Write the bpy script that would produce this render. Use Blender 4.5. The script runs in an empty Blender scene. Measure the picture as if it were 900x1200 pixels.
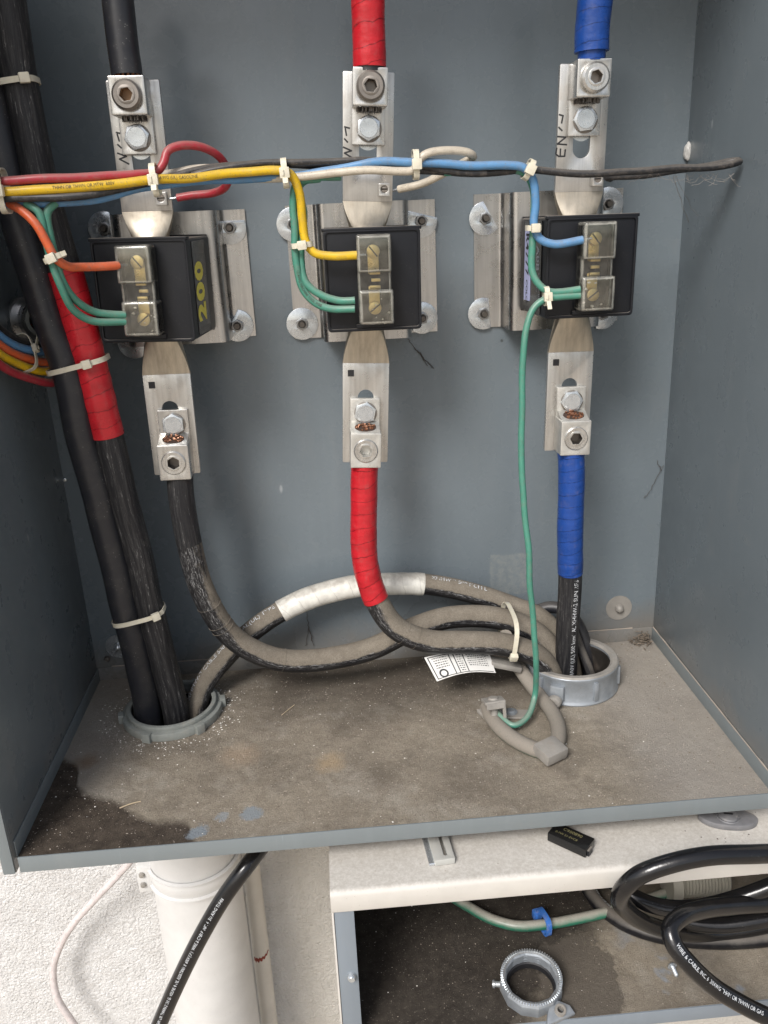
import bpy, bmesh, math, random
from mathutils import Vector, Matrix, noise as mnoise
R = random.Random(7)
PI = math.pi
SC = bpy.context.scene
COL = SC.collection

# ---------------------------------------------------------------- camera, sky, sun, exposure
CAMP = Vector((.3348, -1.0239, .5641)); YAW, PITCH, ROLL, FPX = .0576, -.3430, -.0455, 992.54
fw = Vector((math.sin(YAW)*math.cos(PITCH), math.cos(YAW)*math.cos(PITCH), math.sin(PITCH)))
r0 = Vector((math.cos(YAW), -math.sin(YAW), 0)); u0 = r0.cross(fw)
rt = r0*math.cos(ROLL)+u0*math.sin(ROLL); up = -r0*math.sin(ROLL)+u0*math.cos(ROLL)
cam = bpy.data.cameras.new('camera'); camo = bpy.data.objects.new('camera', cam); COL.objects.link(camo)
m = Matrix((rt, up, -fw)).transposed().to_4x4(); m.translation = CAMP
camo.matrix_world = m
cam.sensor_fit = 'VERTICAL'; cam.sensor_height = 36; cam.lens = FPX/1200*36
cam.clip_start = .01; cam.clip_end = 500
SC.camera = camo
SUN_EL, SUN_AZ = math.radians(43), math.radians(-30)      # azimuth measured from -Y (towards the viewer), negative = from the left
w = bpy.data.worlds.new('World'); SC.world = w; w.use_nodes = True
wn = w.node_tree; bg = wn.nodes['Background']
sky = wn.nodes.new('ShaderNodeTexSky'); sky.sky_type = 'NISHITA'; sky.sun_disc = False
sky.sun_elevation = SUN_EL; sky.sun_rotation = math.radians(180)+SUN_AZ*-1
sky.air_density = 1.0; sky.dust_density = 3.0; sky.ozone_density = 1.0
hs = wn.nodes.new('ShaderNodeHueSaturation'); hs.inputs['Saturation'].default_value = .62
wn.links.new(sky.outputs[0], hs.inputs['Color']); wn.links.new(hs.outputs[0], bg.inputs[0])
bg.inputs[1].default_value = .10
sd = bpy.data.lights.new('sun', 'SUN'); sd.energy = 2.0; sd.angle = math.radians(20); sd.color = (1, .975, .95)
so = bpy.data.objects.new('sun', sd); COL.objects.link(so)
sdir = Vector((math.sin(SUN_AZ)*math.cos(SUN_EL), -math.cos(SUN_AZ)*math.cos(SUN_EL), math.sin(SUN_EL)))
so.rotation_euler = sdir.to_track_quat('Z', 'Y').to_euler()
SC.view_settings.view_transform = 'Standard'; SC.view_settings.look = 'None'
SC.view_settings.gamma = 1; SC.view_settings.exposure = .60
SC.cycles.max_bounces = 10; SC.cycles.transparent_max_bounces = 16
SC.cycles.use_denoising = True

def at(px, py, y=None, z=None, x=None):
    d = fw + rt*((px-450)/FPX) - up*((py-600)/FPX)
    if y is not None: t = (y-CAMP.y)/d.y
    elif z is not None: t = (z-CAMP.z)/d.z
    else: t = (x-CAMP.x)/d.x
    return CAMP + d*t
def PT(pts):
    out = []
    for p in pts:
        if isinstance(p, Vector): out.append(p)
        elif len(p) == 3: out.append(at(p[0], p[1], y=p[2]))
        else: out.append(at(p[0], p[1], z=p[3]))          # (px, py, 'z', z)
    return out

# ---------------------------------------------------------------- materials
class NT:
    def __init__(s, name, **kw):
        s.m = bpy.data.materials.new(name); s.m.use_nodes = True; s.t = s.m.node_tree
        s.b = s.t.nodes['Principled BSDF']; s.set(**kw); s._o = None
    def put(s, sock, v):
        if hasattr(v, 'is_output'): s.t.links.new(v, sock)
        elif v is not None:
            if sock.type == 'RGBA' and len(v) == 3: v = (*v, 1)
            sock.default_value = v
    def set(s, **kw):
        nm = dict(col='Base Color', rough='Roughness', metal='Metallic', spec='Specular IOR Level', normal='Normal', coat='Coat Weight',
                  coatr='Coat Roughness', aniso='Anisotropic', alpha='Alpha', sheen='Sheen Weight', sss='Subsurface Weight')
        for k, v in kw.items(): s.put(s.b.inputs[nm[k]], v)
        return s
    def n(s, typ, props=None, **ins):
        nd = s.t.nodes.new('ShaderNode'+typ)
        for k, v in (props or {}).items(): setattr(nd, k, v)
        for k, v in ins.items():
            k = int(k[1:]) if k[0] == 'i' and k[1:].isdigit() else k.replace('_', ' ')
            s.put(nd.inputs[k], v)
        return nd
    def obj(s):
        if not s._o: s._o = s.n('TexCoord').outputs['Object']
        return s._o
    def uv(s): return s.n('TexCoord').outputs['UV']
    def mapv(s, sc=(1, 1, 1), loc=(0, 0, 0), v=None):
        return s.n('Mapping', i0=v or s.obj(), Scale=sc, Location=loc).outputs[0]
    def noise(s, scale, detail=4, rough=.55, v=None, dist=0):
        return s.n('TexNoise', Vector=v or s.obj(), Scale=scale, Detail=detail, Roughness=rough, Distortion=dist).outputs['Fac']
    def vor(s, scale, v=None, feat='F1', out='Distance', rnd=1.0):
        return s.n('TexVoronoi', {'feature': feat}, Vector=v or s.obj(), Scale=scale, Randomness=rnd).outputs[out]
    def ramp(s, f, a, b, lo=0., hi=1.):
        return s.n('MapRange', {'clamp': True}, i0=f, i1=a, i2=b, i3=lo, i4=hi).outputs[0]
    def math(s, op, a, b=None): return s.n('Math', {'operation': op}, i0=a, i1=b).outputs[0]
    def mix(s, f, a, b):
        nd = s.n('Mix', {'data_type': 'RGBA'}); s.put(nd.inputs[0], f); s.put(nd.inputs[6], a); s.put(nd.inputs[7], b)
        return nd.outputs[2]
    def sep(s, v): return s.n('SeparateXYZ', i0=v).outputs
    def nz(s): return s.sep(s.n('NewGeometry').outputs['Normal'])[2]
    def bump(s, h, strength=.3, dist=.001, prev=None):
        return s.n('Bump', Height=h, Strength=strength, Distance=dist, Normal=prev).outputs[0]

MT = {}
DUST, DUST2 = (.265, .235, .20), (.20, .175, .145)

def m_paint(name, c, dustz=None, rough=.36, patch=False, marks=1.):
    k = NT(name)
    big = k.noise(3.2, 3); med = k.noise(22, 5, .65)
    col = k.mix(k.ramp(big, .3, .7), c, tuple(x*.9 for x in c))
    streak = k.noise(40, 4, .6, k.mapv((1, 1, .06)))
    col = k.mix(k.ramp(streak, .54, .78, 0, .2), col, tuple(x*1.25+.015 for x in c))
    col = k.mix(k.ramp(med, .60, .75, 0, .12), col, (.27, .25, .22))
    # small grime dots, scuffs
    d = k.vor(26, feat='F1'); dm = k.ramp(k.noise(9, 2), .55, .62)
    col = k.mix(k.math('MULTIPLY', k.ramp(d, .055, .035, 0, marks), dm), col, (.035, .035, .033))
    sc = k.vor(14, v=k.mapv((1, 1, .35), (3.1, .7, 1.9)))
    col = k.mix(k.math('MULTIPLY', k.ramp(sc, .03, .018), .7), col, (.42, .44, .45))
    cw = k.noise(60, 3, .7, k.mapv((1, 1, .5), (8, 2, 1)))
    col = k.mix(k.math('MULTIPLY', k.ramp(cw, .76, .82), .2*marks), col, (.07, .07, .07))
    # fine scratches and wiped smears
    sr_ = k.noise(1, 2, .5, k.n('Mapping', i0=k.obj(), Rotation=(0, .5, 0), Scale=(420, 420, 9)).outputs[0])
    col = k.mix(k.math('MULTIPLY', k.ramp(sr_, .70, .76, 0, .45), k.ramp(k.noise(8, 3), .52, .62)), col, tuple(x*1.5+.03 for x in c))
    sm = k.noise(1, 5, .7, k.n('Mapping', i0=k.obj(), Rotation=(0, -.3, 0), Scale=(22, 22, 5)).outputs[0])
    col = k.mix(k.ramp(sm, .55, .75, 0, .13), col, (.30, .295, .28))
    if patch:
        X, Y, Z = k.sep(k.obj()); wb = k.math('MULTIPLY', k.math('SUBTRACT', k.noise(90, 5, .7), .5), .008)
        bx = k.math('MULTIPLY', k.ramp(k.math('ABSOLUTE', k.math('SUBTRACT', k.math('ADD', X, wb), .558)), .0275, .0255), k.ramp(k.math('ABSOLUTE', k.math('SUBTRACT', k.math('ADD', Z, wb), .098)), .030, .028))
        col = k.mix(k.math('MULTIPLY', bx, k.ramp(k.noise(140, 5, .75), .40, .62, .08, .5)), col, (.30, .31, .29))
    if dustz is not None:
        z = k.sep(k.obj())[2]
        zz = k.math('ADD', z, k.math('MULTIPLY', k.math('SUBTRACT', k.noise(14, 5, .7), .5), .09))
        col = k.mix(k.ramp(zz, dustz+.05, dustz-.01, 0, .75), col, DUST2)
    k.set(col=col, rough=k.ramp(k.noise(30, 4), .3, .7, rough-.05, rough+.12), spec=.45)
    k.set(normal=k.bump(k.noise(420, 2), .10, .0004, k.bump(k.noise(7, 2), .14, .012)))
    return k.m
MT['wall'] = m_paint('blue_grey_enamel', (.176, .209, .232), dustz=.0, rough=.235, patch=True)
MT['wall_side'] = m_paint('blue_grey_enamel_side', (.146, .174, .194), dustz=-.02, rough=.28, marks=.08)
MT['lip'] = m_paint('blue_grey_lip', (.185, .21, .218), rough=.42)
MT['greyin'] = m_paint('grey_inside', (.20, .23, .26), rough=.5)

def m_floor(name, upper=True):
    k = NT(name); o = k.obj(); X, Y, Z = k.sep(o)
    fine = k.noise(900, 3, .7); mid = k.noise(70, 6, .7); big = k.noise(9, 5, .6)
    gran = k.vor(600)
    base = k.mix(k.ramp(mid, .33, .68), (.268, .228, .175), (.385, .338, .268))
    base = k.mix(k.ramp(big, .36, .60, .55, 0), base, (.145, .122, .098)); base = k.mix(k.ramp(k.noise(15, 7, .75), .50, .64, 0, .6), base, (.135, .112, .088)); base = k.mix(k.ramp(k.noise(19, 6, .72, k.mapv(loc=(4, 4, 4))), .52, .66, 0, .55), base, (.42, .385, .325))
    base = k.mix(k.ramp(fine, .42, .60, .0, .45), base, (.15, .124, .094)); base = k.mix(k.ramp(k.noise(1500, 2, .8), .60, .70, 0, .6), base, (.44, .41, .36))
    base = k.mix(k.ramp(gran, .28, .08, 0, .45), base, (.12, .10, .085))
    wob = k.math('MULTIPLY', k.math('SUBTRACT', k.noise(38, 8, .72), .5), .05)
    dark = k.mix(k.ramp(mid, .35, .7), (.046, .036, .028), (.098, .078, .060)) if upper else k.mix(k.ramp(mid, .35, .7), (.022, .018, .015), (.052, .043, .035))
    dark = k.mix(k.ramp(k.noise(400, 3, .8), .6, .75), dark, (.19, .165, .14))
    if upper:
        pts = [(-.02, -.172), (.004, -.178), (.022, -.192), (.034, -.232), (.06, -.250), (.08, -.262), (.103, -.282), (.126, -.297), (.161, -.305), (.171, -.33), (.2, -.36)]
        fc = k.n('FloatCurve'); cv = fc.mapping.curves[0]
        x0, x1, ya, yb = -.02, .2, -.40, -.10
        P = [((x-x0)/(x1-x0), (y-ya)/(yb-ya)) for x, y in pts]
        cv.points[0].location = P[0]; cv.points[1].location = P[-1]
        for q in P[1:-1]: cv.points.new(*q)
        fc.mapping.update()
        k.put(fc.inputs['Value'], k.ramp(X, x0, x1)); k.put(fc.inputs['Factor'], 1.)
        yl = k.math('ADD', k.math('MULTIPLY', fc.outputs[0], yb-ya), ya)
        dd = k.math('SUBTRACT', k.math('ADD', yl, k.math('MULTIPLY', wob, .55)), Y)
        st = k.math('MULTIPLY', k.ramp(dd, -.005, .006), k.ramp(X, .21, .17))
        # damp brown dirt along the back, with the cables' soft shade painted in
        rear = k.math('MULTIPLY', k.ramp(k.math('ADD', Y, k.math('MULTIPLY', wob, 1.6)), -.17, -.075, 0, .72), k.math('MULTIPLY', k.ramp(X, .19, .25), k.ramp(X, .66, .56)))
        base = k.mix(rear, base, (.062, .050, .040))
        lite = k.math('MULTIPLY', k.ramp(k.math('ADD', X, wob), .60, .68), .6)
        base = k.mix(lite, base, (.35, .325, .295))
        lite2 = k.math('MULTIPLY', k.ramp(k.math('ADD', X, wob), .10, .04), .55)
        base = k.mix(lite2, base, (.37, .34, .30))
        col = k.mix(st, base, dark)
        # rust blush and bare paint spots
        for (cx, cy, rr, c, amt) in [(.308, -.222, .022, (.42, .30, .17), .55), (.205, -.195, .03, (.38, .28, .19), .5), (.03, -.185, .018, (.22, .14, .08), .6),
                                     (.172, -.320, .012, (.22, .255, .285), .9), (.224, -.298, .013, (.25, .285, .31), .85), (.199, -.297, .006, (.28, .305, .32), .75), (.56, -.27, .02, (.13, .11, .09), .4)]:
            dx = k.math('SUBTRACT', X, cx); dy = k.math('SUBTRACT', Y, cy)
            q = k.math('SQRT', k.math('ADD', k.math('MULTIPLY', dx, dx), k.math('MULTIPLY', dy, dy)))
            q = k.math('ADD', q, k.math('ADD', k.math('MULTIPLY', wob, .7), k.math('MULTIPLY', k.math('SUBTRACT', k.noise(160, 4, .8), .5), .012)))
            col = k.mix(k.ramp(q, rr, rr*(.6 if amt > .7 else .2), 0, amt), col, c)
    else:
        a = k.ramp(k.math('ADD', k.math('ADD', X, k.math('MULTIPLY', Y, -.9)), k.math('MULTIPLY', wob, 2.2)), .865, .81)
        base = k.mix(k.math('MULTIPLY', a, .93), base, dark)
        dx = k.math('MULTIPLY', k.math('SUBTRACT', X, .572), 1.0); dy = k.math('MULTIPLY', k.math('SUBTRACT', Y, -.322), .75)
        q = k.math('SQRT', k.math('ADD', k.math('MULTIPLY', dx, dx), k.math('MULTIPLY', dy, dy)))
        q = k.math('ADD', q, k.math('MULTIPLY', wob, .9))
        st = k.ramp(q, .047, .044)
        col = k.mix(k.math('MULTIPLY', st, .85), base, (.115, .098, .08))
        bare = k.ramp(k.noise(26, 3, .5, k.mapv(loc=(5, 2, 0))), .62, .68)
        bare = k.math('MULTIPLY', bare, k.ramp(X, .62, .66)); col = k.mix(k.math('MULTIPLY', bare, .6), col, (.26, .31, .37))
    k.set(col=col, rough=.92, spec=.25)
    k.set(normal=k.bump(k.noise(700, 4, .8), .9, .0016, k.bump(mid, .4, .004)))
    return k.m
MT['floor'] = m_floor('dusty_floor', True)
MT['floor2'] = m_floor('dirty_floor', False)

def m_metal(name, c, rough, brush=None, dirt=.25, dirtcol=(.25, .22, .18), metal=1.0, bumpy=.15):
    k = NT(name)
    sc = {'z': (260, 260, 8), 'x': (8, 260, 260), None: (60, 60, 60)}[brush]
    b = k.noise(1, 4, .6, k.mapv(sc)); bl = k.noise(45, 5, .65); sp = k.noise(320, 3, .7)
    col = k.mix(k.ramp(b, .3, .7), tuple(x*.8 for x in c), tuple(min(1, x*1.08) for x in c))
    dm = k.math('MAXIMUM', k.ramp(bl, .55, .75, 0, dirt), k.ramp(sp, .62, .74, 0, dirt))
    col = k.mix(dm, col, dirtcol)
    k.set(col=col, metal=k.math('MULTIPLY', k.math('SUBTRACT', 1., dm), metal), rough=k.ramp(bl, .3, .7, rough*.8, rough*1.3))
    k.set(normal=k.bump(b, bumpy, .0005, k.bump(sp, .12, .0004)))
    return k.m
MT['steel'] = m_metal('brushed_stainless', (.55, .54, .525), .28, 'z', .12)
MT['alu'] = m_metal('tin_plated_aluminium', (.60, .59, .565), .28, 'z', .6, (.36, .32, .27), .85)
MT['alu_dirty'] = m_metal('weathered_lug', (.66, .65, .61), .45, None, .75, (.20, .17, .14), .75)
MT['bar'] = m_metal('tin_plated_bar', (.57, .56, .535), .29, 'z', .6, (.30, .26, .21), .8)
MT['neck'] = m_metal('tarnished_neck', (.50, .45, .37), .42, 'z', .35, (.26, .2, .13), .95)
MT['zinc'] = m_metal('zinc_plate', (.64, .675, .70), .24, None, .35, (.30, .31, .31), .75, .05)
MT['darksteel'] = m_metal('dark_steel', (.16, .145, .13), .42, None, .4, (.14, .09, .06), .9)
MT['greysteel'] = m_metal('grey_screw', (.27, .245, .22), .45, None, .3, (.2, .17, .14), .9)
MT['rust'] = m_metal('rusty_socket', (.30, .19, .11), .6, None, .8, (.35, .22, .12), .4)
MT['cast'] = m_metal('cast_zinc', (.36, .39, .42), .52, None, .8, (.25, .235, .21), .55, .5)
MT['castdusty'] = m_metal('dusty_cast', (.34, .32, .29), .7, None, .9, (.27, .24, .205), .35, .3)
MT['nut'] = m_metal('hex_nut_steel', (.33, .33, .33), .32, None, .3, (.2, .2, .2), .9)
MT['recess_shade'] = NT('shaded_opening', col=(.05, .03, .022), rough=.9).m  # near-black colour stands for the shade inside the lug recess
MT['brass'] = m_metal('brass', (.80, .62, .30), .3, None, .2, (.3, .22, .1))
MT['copper'] = m_metal('copper', (.40, .19, .11), .45, None, .85, (.10, .05, .035), .9)

def m_black(name, c=(.010, .010, .012), rough=.42, dust=.0, scuff=.3, coat=0, dthr=(.15, .75), dc=DUST, nf=.5, spec=.35):
    k = NT(name); nz = k.nz()
    n1 = k.noise(55, 5, .65); n2 = k.noise(500, 3, .7)
    col = k.mix(k.ramp(n1, .45, .75, 0, scuff), c, (.045, .043, .041))
    sp = k.vor(330); col = k.mix(k.math('MULTIPLY', k.ramp(sp, .16, .08), k.ramp(n1, .5, .6, 0, scuff)), col, (.4, .4, .38))
    r = rough
    if dust > 0:
        f = k.ramp(k.math('ADD', nz, k.math('MULTIPLY', k.math('SUBTRACT', n1, .5), nf)), dthr[0], dthr[1], 0, dust)
        f = k.math('MULTIPLY', f, k.ramp(n2, .25, .5, .75, 1))
        col = k.mix(f, col, dc); r = k.ramp(f, 0, 1, rough, .95)
    k.set(col=col, rough=r, coat=coat, coatr=.2, spec=spec)
    k.set(normal=k.bump(n1, .15, .002, k.bump(n2, .12, .0004)))
    return k.m
MT['cable'] = m_black('black_cable_jacket', c=(.017, .018, .023), rough=.40, scuff=.7, dust=.18, dthr=(.1, .9), spec=.55)


MT['cable_new'] = m_black('shiny_black_cable', rough=.2, c=(.007, .007, .008), spec=.5, dust=.0, scuff=.15)
MT['cable_new_dusty'] = m_black('shiny_cable_dusted', rough=.28, dust=.55, scuff=.4, dthr=(.3, .95))
MT['housing'] = m_black('black_moulded_housing', c=(.011, .012, .015), rough=.36, dust=.8, scuff=.1, dthr=(.5, .95), spec=.3)
MT['label_black'] = m_black('glossy_black_label', c=(.012, .012, .012), rough=.18, scuff=.02)
MT['ink'] = NT('black_marker', col=(.012, .012, .014), rough=.6).m
MT['print_white'] = NT('white_print', col=(.62, .64, .66), rough=.6).m
MT['print_grey'] = NT('grey_print', col=(.22, .24, .27), rough=.6).m
MT['print_dark'] = NT('dark_print', col=(.05, .04, .03), rough=.6).m
MT['print_yellow'] = NT('yellow_print', col=(.80, .70, .09), rough=.5).m
MT['print_worn'] = NT('worn_olive_print', col=(.20, .18, .08), rough=.7).m
MT['label_lav'] = NT('lavender_label', col=(.42, .45, .68), rough=.5).m

def m_chalk():
    k = NT('chalky_cable'); U, V, _ = k.sep(k.uv())
    cv = k.n('CombineXYZ', i0=k.math('MULTIPLY', U, 14.), i1=k.math('MULTIPLY', V, 26.), i2=0.).outputs[0]
    cv2 = k.n('CombineXYZ', i0=k.math('MULTIPLY', U, 60.), i1=k.math('MULTIPLY', V, 60.), i2=0.).outputs[0]
    st = k.noise(1, 5, .7, cv, 1.2); n1 = k.noise(55, 5, .65); f = k.noise(1, 4, .75, cv2, 1.5)
    col = k.mix(k.ramp(st, .45, .7, 0, .6), (.016, .016, .018), (.085, .082, .080))
    col = k.mix(k.math('MULTIPLY', k.ramp(f, .58, .66), k.ramp(st, .48, .62, .1, .85)), col, (.34, .33, .32))
    col = k.mix(k.ramp(k.math('ADD', k.nz(), k.math('MULTIPLY', k.math('SUBTRACT', n1, .5), .6)), .1, .6, 0, .6), col, DUST)
    k.set(col=col, rough=.5, spec=.3, normal=k.bump(st, .3, .002, k.bump(f, .3, .0006))); return k.m
def m_dusty():
    k = NT('dust_covered_cable'); U, V, _ = k.sep(k.uv()); nz = k.nz()
    cv = k.n('CombineXYZ', i0=k.math('MULTIPLY', U, 22.), i1=k.math('MULTIPLY', V, 22.), i2=0.).outputs[0]
    cv2 = k.n('CombineXYZ', i0=k.math('MULTIPLY', U, 90.), i1=k.math('MULTIPLY', V, 50.), i2=0.).outputs[0]
    n1 = k.noise(48, 6, .7); st = k.noise(1, 5, .7, cv, 1.0); f = k.noise(1, 4, .75, cv2, 1.5); fine = k.noise(650, 3, .75)
    blk = k.mix(k.ramp(st, .4, .7, 0, .7), (.009, .009, .011), (.055, .052, .050))
    a = k.math('ADD', nz, k.math('ADD', k.math('MULTIPLY', k.math('SUBTRACT', n1, .5), .45), k.math('MULTIPLY', k.math('SUBTRACT', st, .5), .25)))
    blk = k.mix(k.math('MULTIPLY', k.ramp(f, .54, .64), k.math('MULTIPLY', k.ramp(a, -.45, -.1), .85)), blk, (.36, .36, .36))
    dst = k.mix(k.ramp(n1, .3, .7), (.172, .147, .115), (.262, .230, .184)); dst = k.mix(k.ramp(fine, .35, .62, .55, 0), dst, (.10, .088, .074))
    col = k.mix(k.ramp(a, .0, .14, 0, .97), blk, dst)
    k.set(col=col, rough=k.ramp(a, 0, .14, .42, .95), spec=.3, normal=k.bump(st, .25, .002, k.bump(fine, .35, .0008))); return k.m
def m_wire(name, c, dust=.35, print_=False):
    k = NT(name); n1 = k.noise(70, 4, .65); nz = k.nz()
    col = k.mix(k.ramp(n1, .35, .7), c, tuple(x*.82 for x in c))
    f = k.ramp(k.math('ADD', nz, k.math('MULTIPLY', k.math('SUBTRACT', n1, .5), .8)), .1, .95, 0, dust)
    col = k.mix(f, col, (.42, .38, .33))
    sp = k.noise(600, 2, .6); g_ = k.noise(130, 6, .75); col = k.mix(k.ramp(g_, .50, .68, 0, .35), col, (.22, .19, .16)); col = k.mix(k.ramp(sp, .62, .72, 0, .6), col, (.16, .13, .11))
    k.set(col=col, rough=.38, normal=k.bump(n1, .1, .001))
    return k.m
MT['cable_chalk'] = m_chalk(); MT['cable_dusty'] = m_dusty()
MT['w_red'] = m_wire('red_wire', (.40, .030, .045)); MT['w_yel'] = m_wire('yellow_wire', (.72, .46, .012), .2)
MT['w_blk'] = m_wire('black_wire', (.022, .022, .024), .25); MT['w_blu'] = m_wire('blue_wire', (.105, .27, .50), .25)
MT['w_wht'] = m_wire('white_wire', (.60, .54, .44), .35); MT['w_grn'] = m_wire('green_wire', (.068, .255, .185), .35)
MT['w_org'] = m_wire('orange_wire', (.72, .135, .045), .2); MT['w_grnd'] = m_wire('dusty_green_wire', (.03, .17, .105), .85)
MT['w_gdust'] = m_black('dusty_ground_cable', c=(.02, .10, .06), dust=1.0, scuff=.3, dthr=(-.75, -.3), dc=(.245, .218, .185))
MT['w_pink'] = m_wire('pinkish_white_wire', (.66, .60, .59), .1)

def m_tape(name, c, pitch=.017, dust=.25, dthr=(.3, 1.0), ln=.8, bs=.8):
    k = NT(name); U, V, _ = k.sep(k.uv()); nz = k.nz()
    n = k.noise(40, 3)
    ph = k.math('ADD', k.math('DIVIDE', U, pitch), k.math('ADD', V, k.math('MULTIPLY', n, .7)))
    fr = k.math('FRACT', ph)
    idx = k.math('FLOOR', ph)
    wn_ = k.ramp(k.noise(1, 3, .6, k.n('CombineXYZ', i0=k.math('MULTIPLY', U, 75.), i1=k.math('MULTIPLY', V, 1.2), i2=0.).outputs[0]), .3, .7)
    col = k.mix(wn_, tuple(x*.78 for x in c), tuple(min(1, x*1.12) for x in c))
    col = k.mix(k.ramp(k.math('ABSOLUTE', k.math('SUBTRACT', fr, .5)), .455, .495, 0, ln), col, tuple(x*.28 for x in c))
    dn = k.noise(90, 5, .7)
    col = k.mix(k.ramp(k.math('ADD', nz, k.math('MULTIPLY', k.math('SUBTRACT', dn, .5), 1.6)), dthr[0], dthr[1], 0, dust), col, DUST)
    col = k.mix(k.ramp(dn, .55, .8, 0, .25), col, (.25, .2, .18))
    k.set(col=col, rough=k.ramp(dn, .3, .7, .22, .42), normal=k.bump(fr, bs, .0016, k.bump(k.noise(1, 3, .6, k.n('CombineXYZ', i0=k.math('MULTIPLY', U, 160.), i1=k.math('MULTIPLY', V, 7.), i2=0.).outputs[0]), .35, .0015)))
    return k.m
MT['t_red'] = m_tape('red_vinyl_tape', (.52, .016, .026)); MT['t_blue'] = m_tape('blue_vinyl_tape', (.012, .060, .28), .014)
MT['t_white'] = m_tape('white_vinyl_tape', (.74, .725, .66), .022, .6, (.45, 1.0), .3, .3)

def m_tie(name, c):
    k = NT(name, col=c, rough=.38, sss=.15); k.b.inputs['Subsurface Radius'].default_value = (.002, .002, .001)
    n = k.noise(200, 3, .6); k.set(col=k.mix(k.ramp(n, .5, .75, 0, .35), c, (.42, .37, .29)))
    return k.m
MT['tie'] = m_tie('nylon_tie', (.66, .62, .50)); MT['tie_blue'] = m_tie('blue_tie', (.045, .16, .50)); MT['tie_dusty'] = m_tie('dusty_tie', (.42, .37, .28))

def m_clear(a0, a1):
    k = NT('clear_polycarbonate'); t = k.t
    out = [n for n in t.nodes if n.type == 'OUTPUT_MATERIAL'][0]
    tr = k.n('BsdfTransparent', Color=(.965, .965, .94)); gl = k.n('BsdfGlossy', Color=(1, 1, 1), Roughness=.06)
    df = k.n('BsdfDiffuse', Color=(.72, .70, .62))
    fr = k.n('Fresnel', IOR=1.55); n = k.noise(120, 4, .65)
    mx = k.n('MixShader', i0=k.ramp(n, .4, .75, a0, a1), i1=tr.outputs[0], i2=df.outputs[0])
    m2 = k.n('MixShader', i0=k.math('MULTIPLY', fr.outputs[0], 1.0), i1=mx.outputs[0], i2=gl.outputs[0])
    t.links.new(m2.outputs[0], out.inputs[0]); return k.m
MT['clear'] = m_clear(0, .06); MT['clear_edge_glint'] = m_clear(.14, .34)  # second copy is paler, edge highlights of the covers painted in

def m_stucco():
    k = NT('white_stucco'); n = k.noise(30, 4)
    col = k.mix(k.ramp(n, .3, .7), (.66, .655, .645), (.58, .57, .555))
    X = k.sep(k.obj())[0]; col = k.mix(k.ramp(X, .17, .24), col, (.50, .475, .43))  # tan to the right: shade beside the fat pipe painted into the colour
    v = k.noise(260, 3, .5, dist=1.2); v2 = k.vor(300, feat='SMOOTH_F1')
    k.set(col=col, rough=.85, normal=k.bump(v, .75, .003, k.bump(v2, .5, .002)))
    return k.m
MT['stucco'] = m_stucco()
def m_white(name, c, dusty=0., spec=.0):
    k = NT(name); n = k.noise(25, 5, .6); f = k.noise(500, 3, .7)
    col = k.mix(k.ramp(n, .35, .7), c, tuple(x*.9 for x in c))
    if dusty: 
        g = k.math('MULTIPLY', k.ramp(k.nz(), .5, .9), k.ramp(k.noise(260, 4, .8), .35, .62, .15, 1))
        col = k.mix(k.math('MULTIPLY', g, dusty), col, (.40, .37, .325))
    col = k.mix(k.ramp(k.vor(180), .09, .05, 0, .5), col, (.3, .27, .22))
    k.set(col=col, rough=.5, normal=k.bump(f, .12, .0006, k.bump(k.noise(90, 2), .08, .001)))
    return k.m
MT['pipe'] = m_white('white_painted_conduit', (.64, .635, .62)); MT['pipe_old'] = m_white('old_cream_conduit', (.62, .59, .53))
MT['boxwhite'] = m_white('cream_painted_box', (.61, .585, .54), .75)
MT['latch'] = m_white('light_grey_latch', (.45, .45, .42), .3)
MT['cream'] = m_white('cream_fitting', (.33, .31, .26), .4)
MT['redchip'] = NT('red_primer', col=(.24, .045, .03), rough=.8).m
MT['lockgrey'] = m_metal('grey_lock_plate', (.22, .22, .23), .5, None, .6, (.3, .27, .24), .3)
MT['duct'] = m_metal('plastic_bushing', (.26, .275, .255), .6, None, .8, (.30, .28, .24), .0, .3)
MT['flake'] = NT('pale_paint_flakes', col=(.74, .71, .66), rough=.8).m
MT['crumb'] = NT('dark_debris', col=(.06, .045, .035), rough=.9).m
MT['litter'] = NT('brown_litter', col=(.16, .13, .10), rough=.9).m
MT['grit'] = NT('tan_grit', col=(.36, .31, .26), rough=.95).m
MT['cob'] = NT('grey_cobweb', col=(.35, .32, .29), rough=.9).m
MT['straw'] = NT('dry_straw', col=(.50, .40, .27), rough=.8).m
MT['paper'] = m_white('white_sticker', (.66, .65, .62)); 
def m_ground():
    k = NT('tan_pebbledash'); v = k.n('TexVoronoi', Vector=k.obj(), Scale=160).outputs
    col = k.mix(k.ramp(k.sep(v['Color'])[0], 0, 1), (.34, .28, .21), (.56, .50, .42))
    k.set(col=col, rough=.9, normal=k.bump(v['Distance'], .6, .003)); return k.m
MT['ground'] = m_ground()

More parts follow.
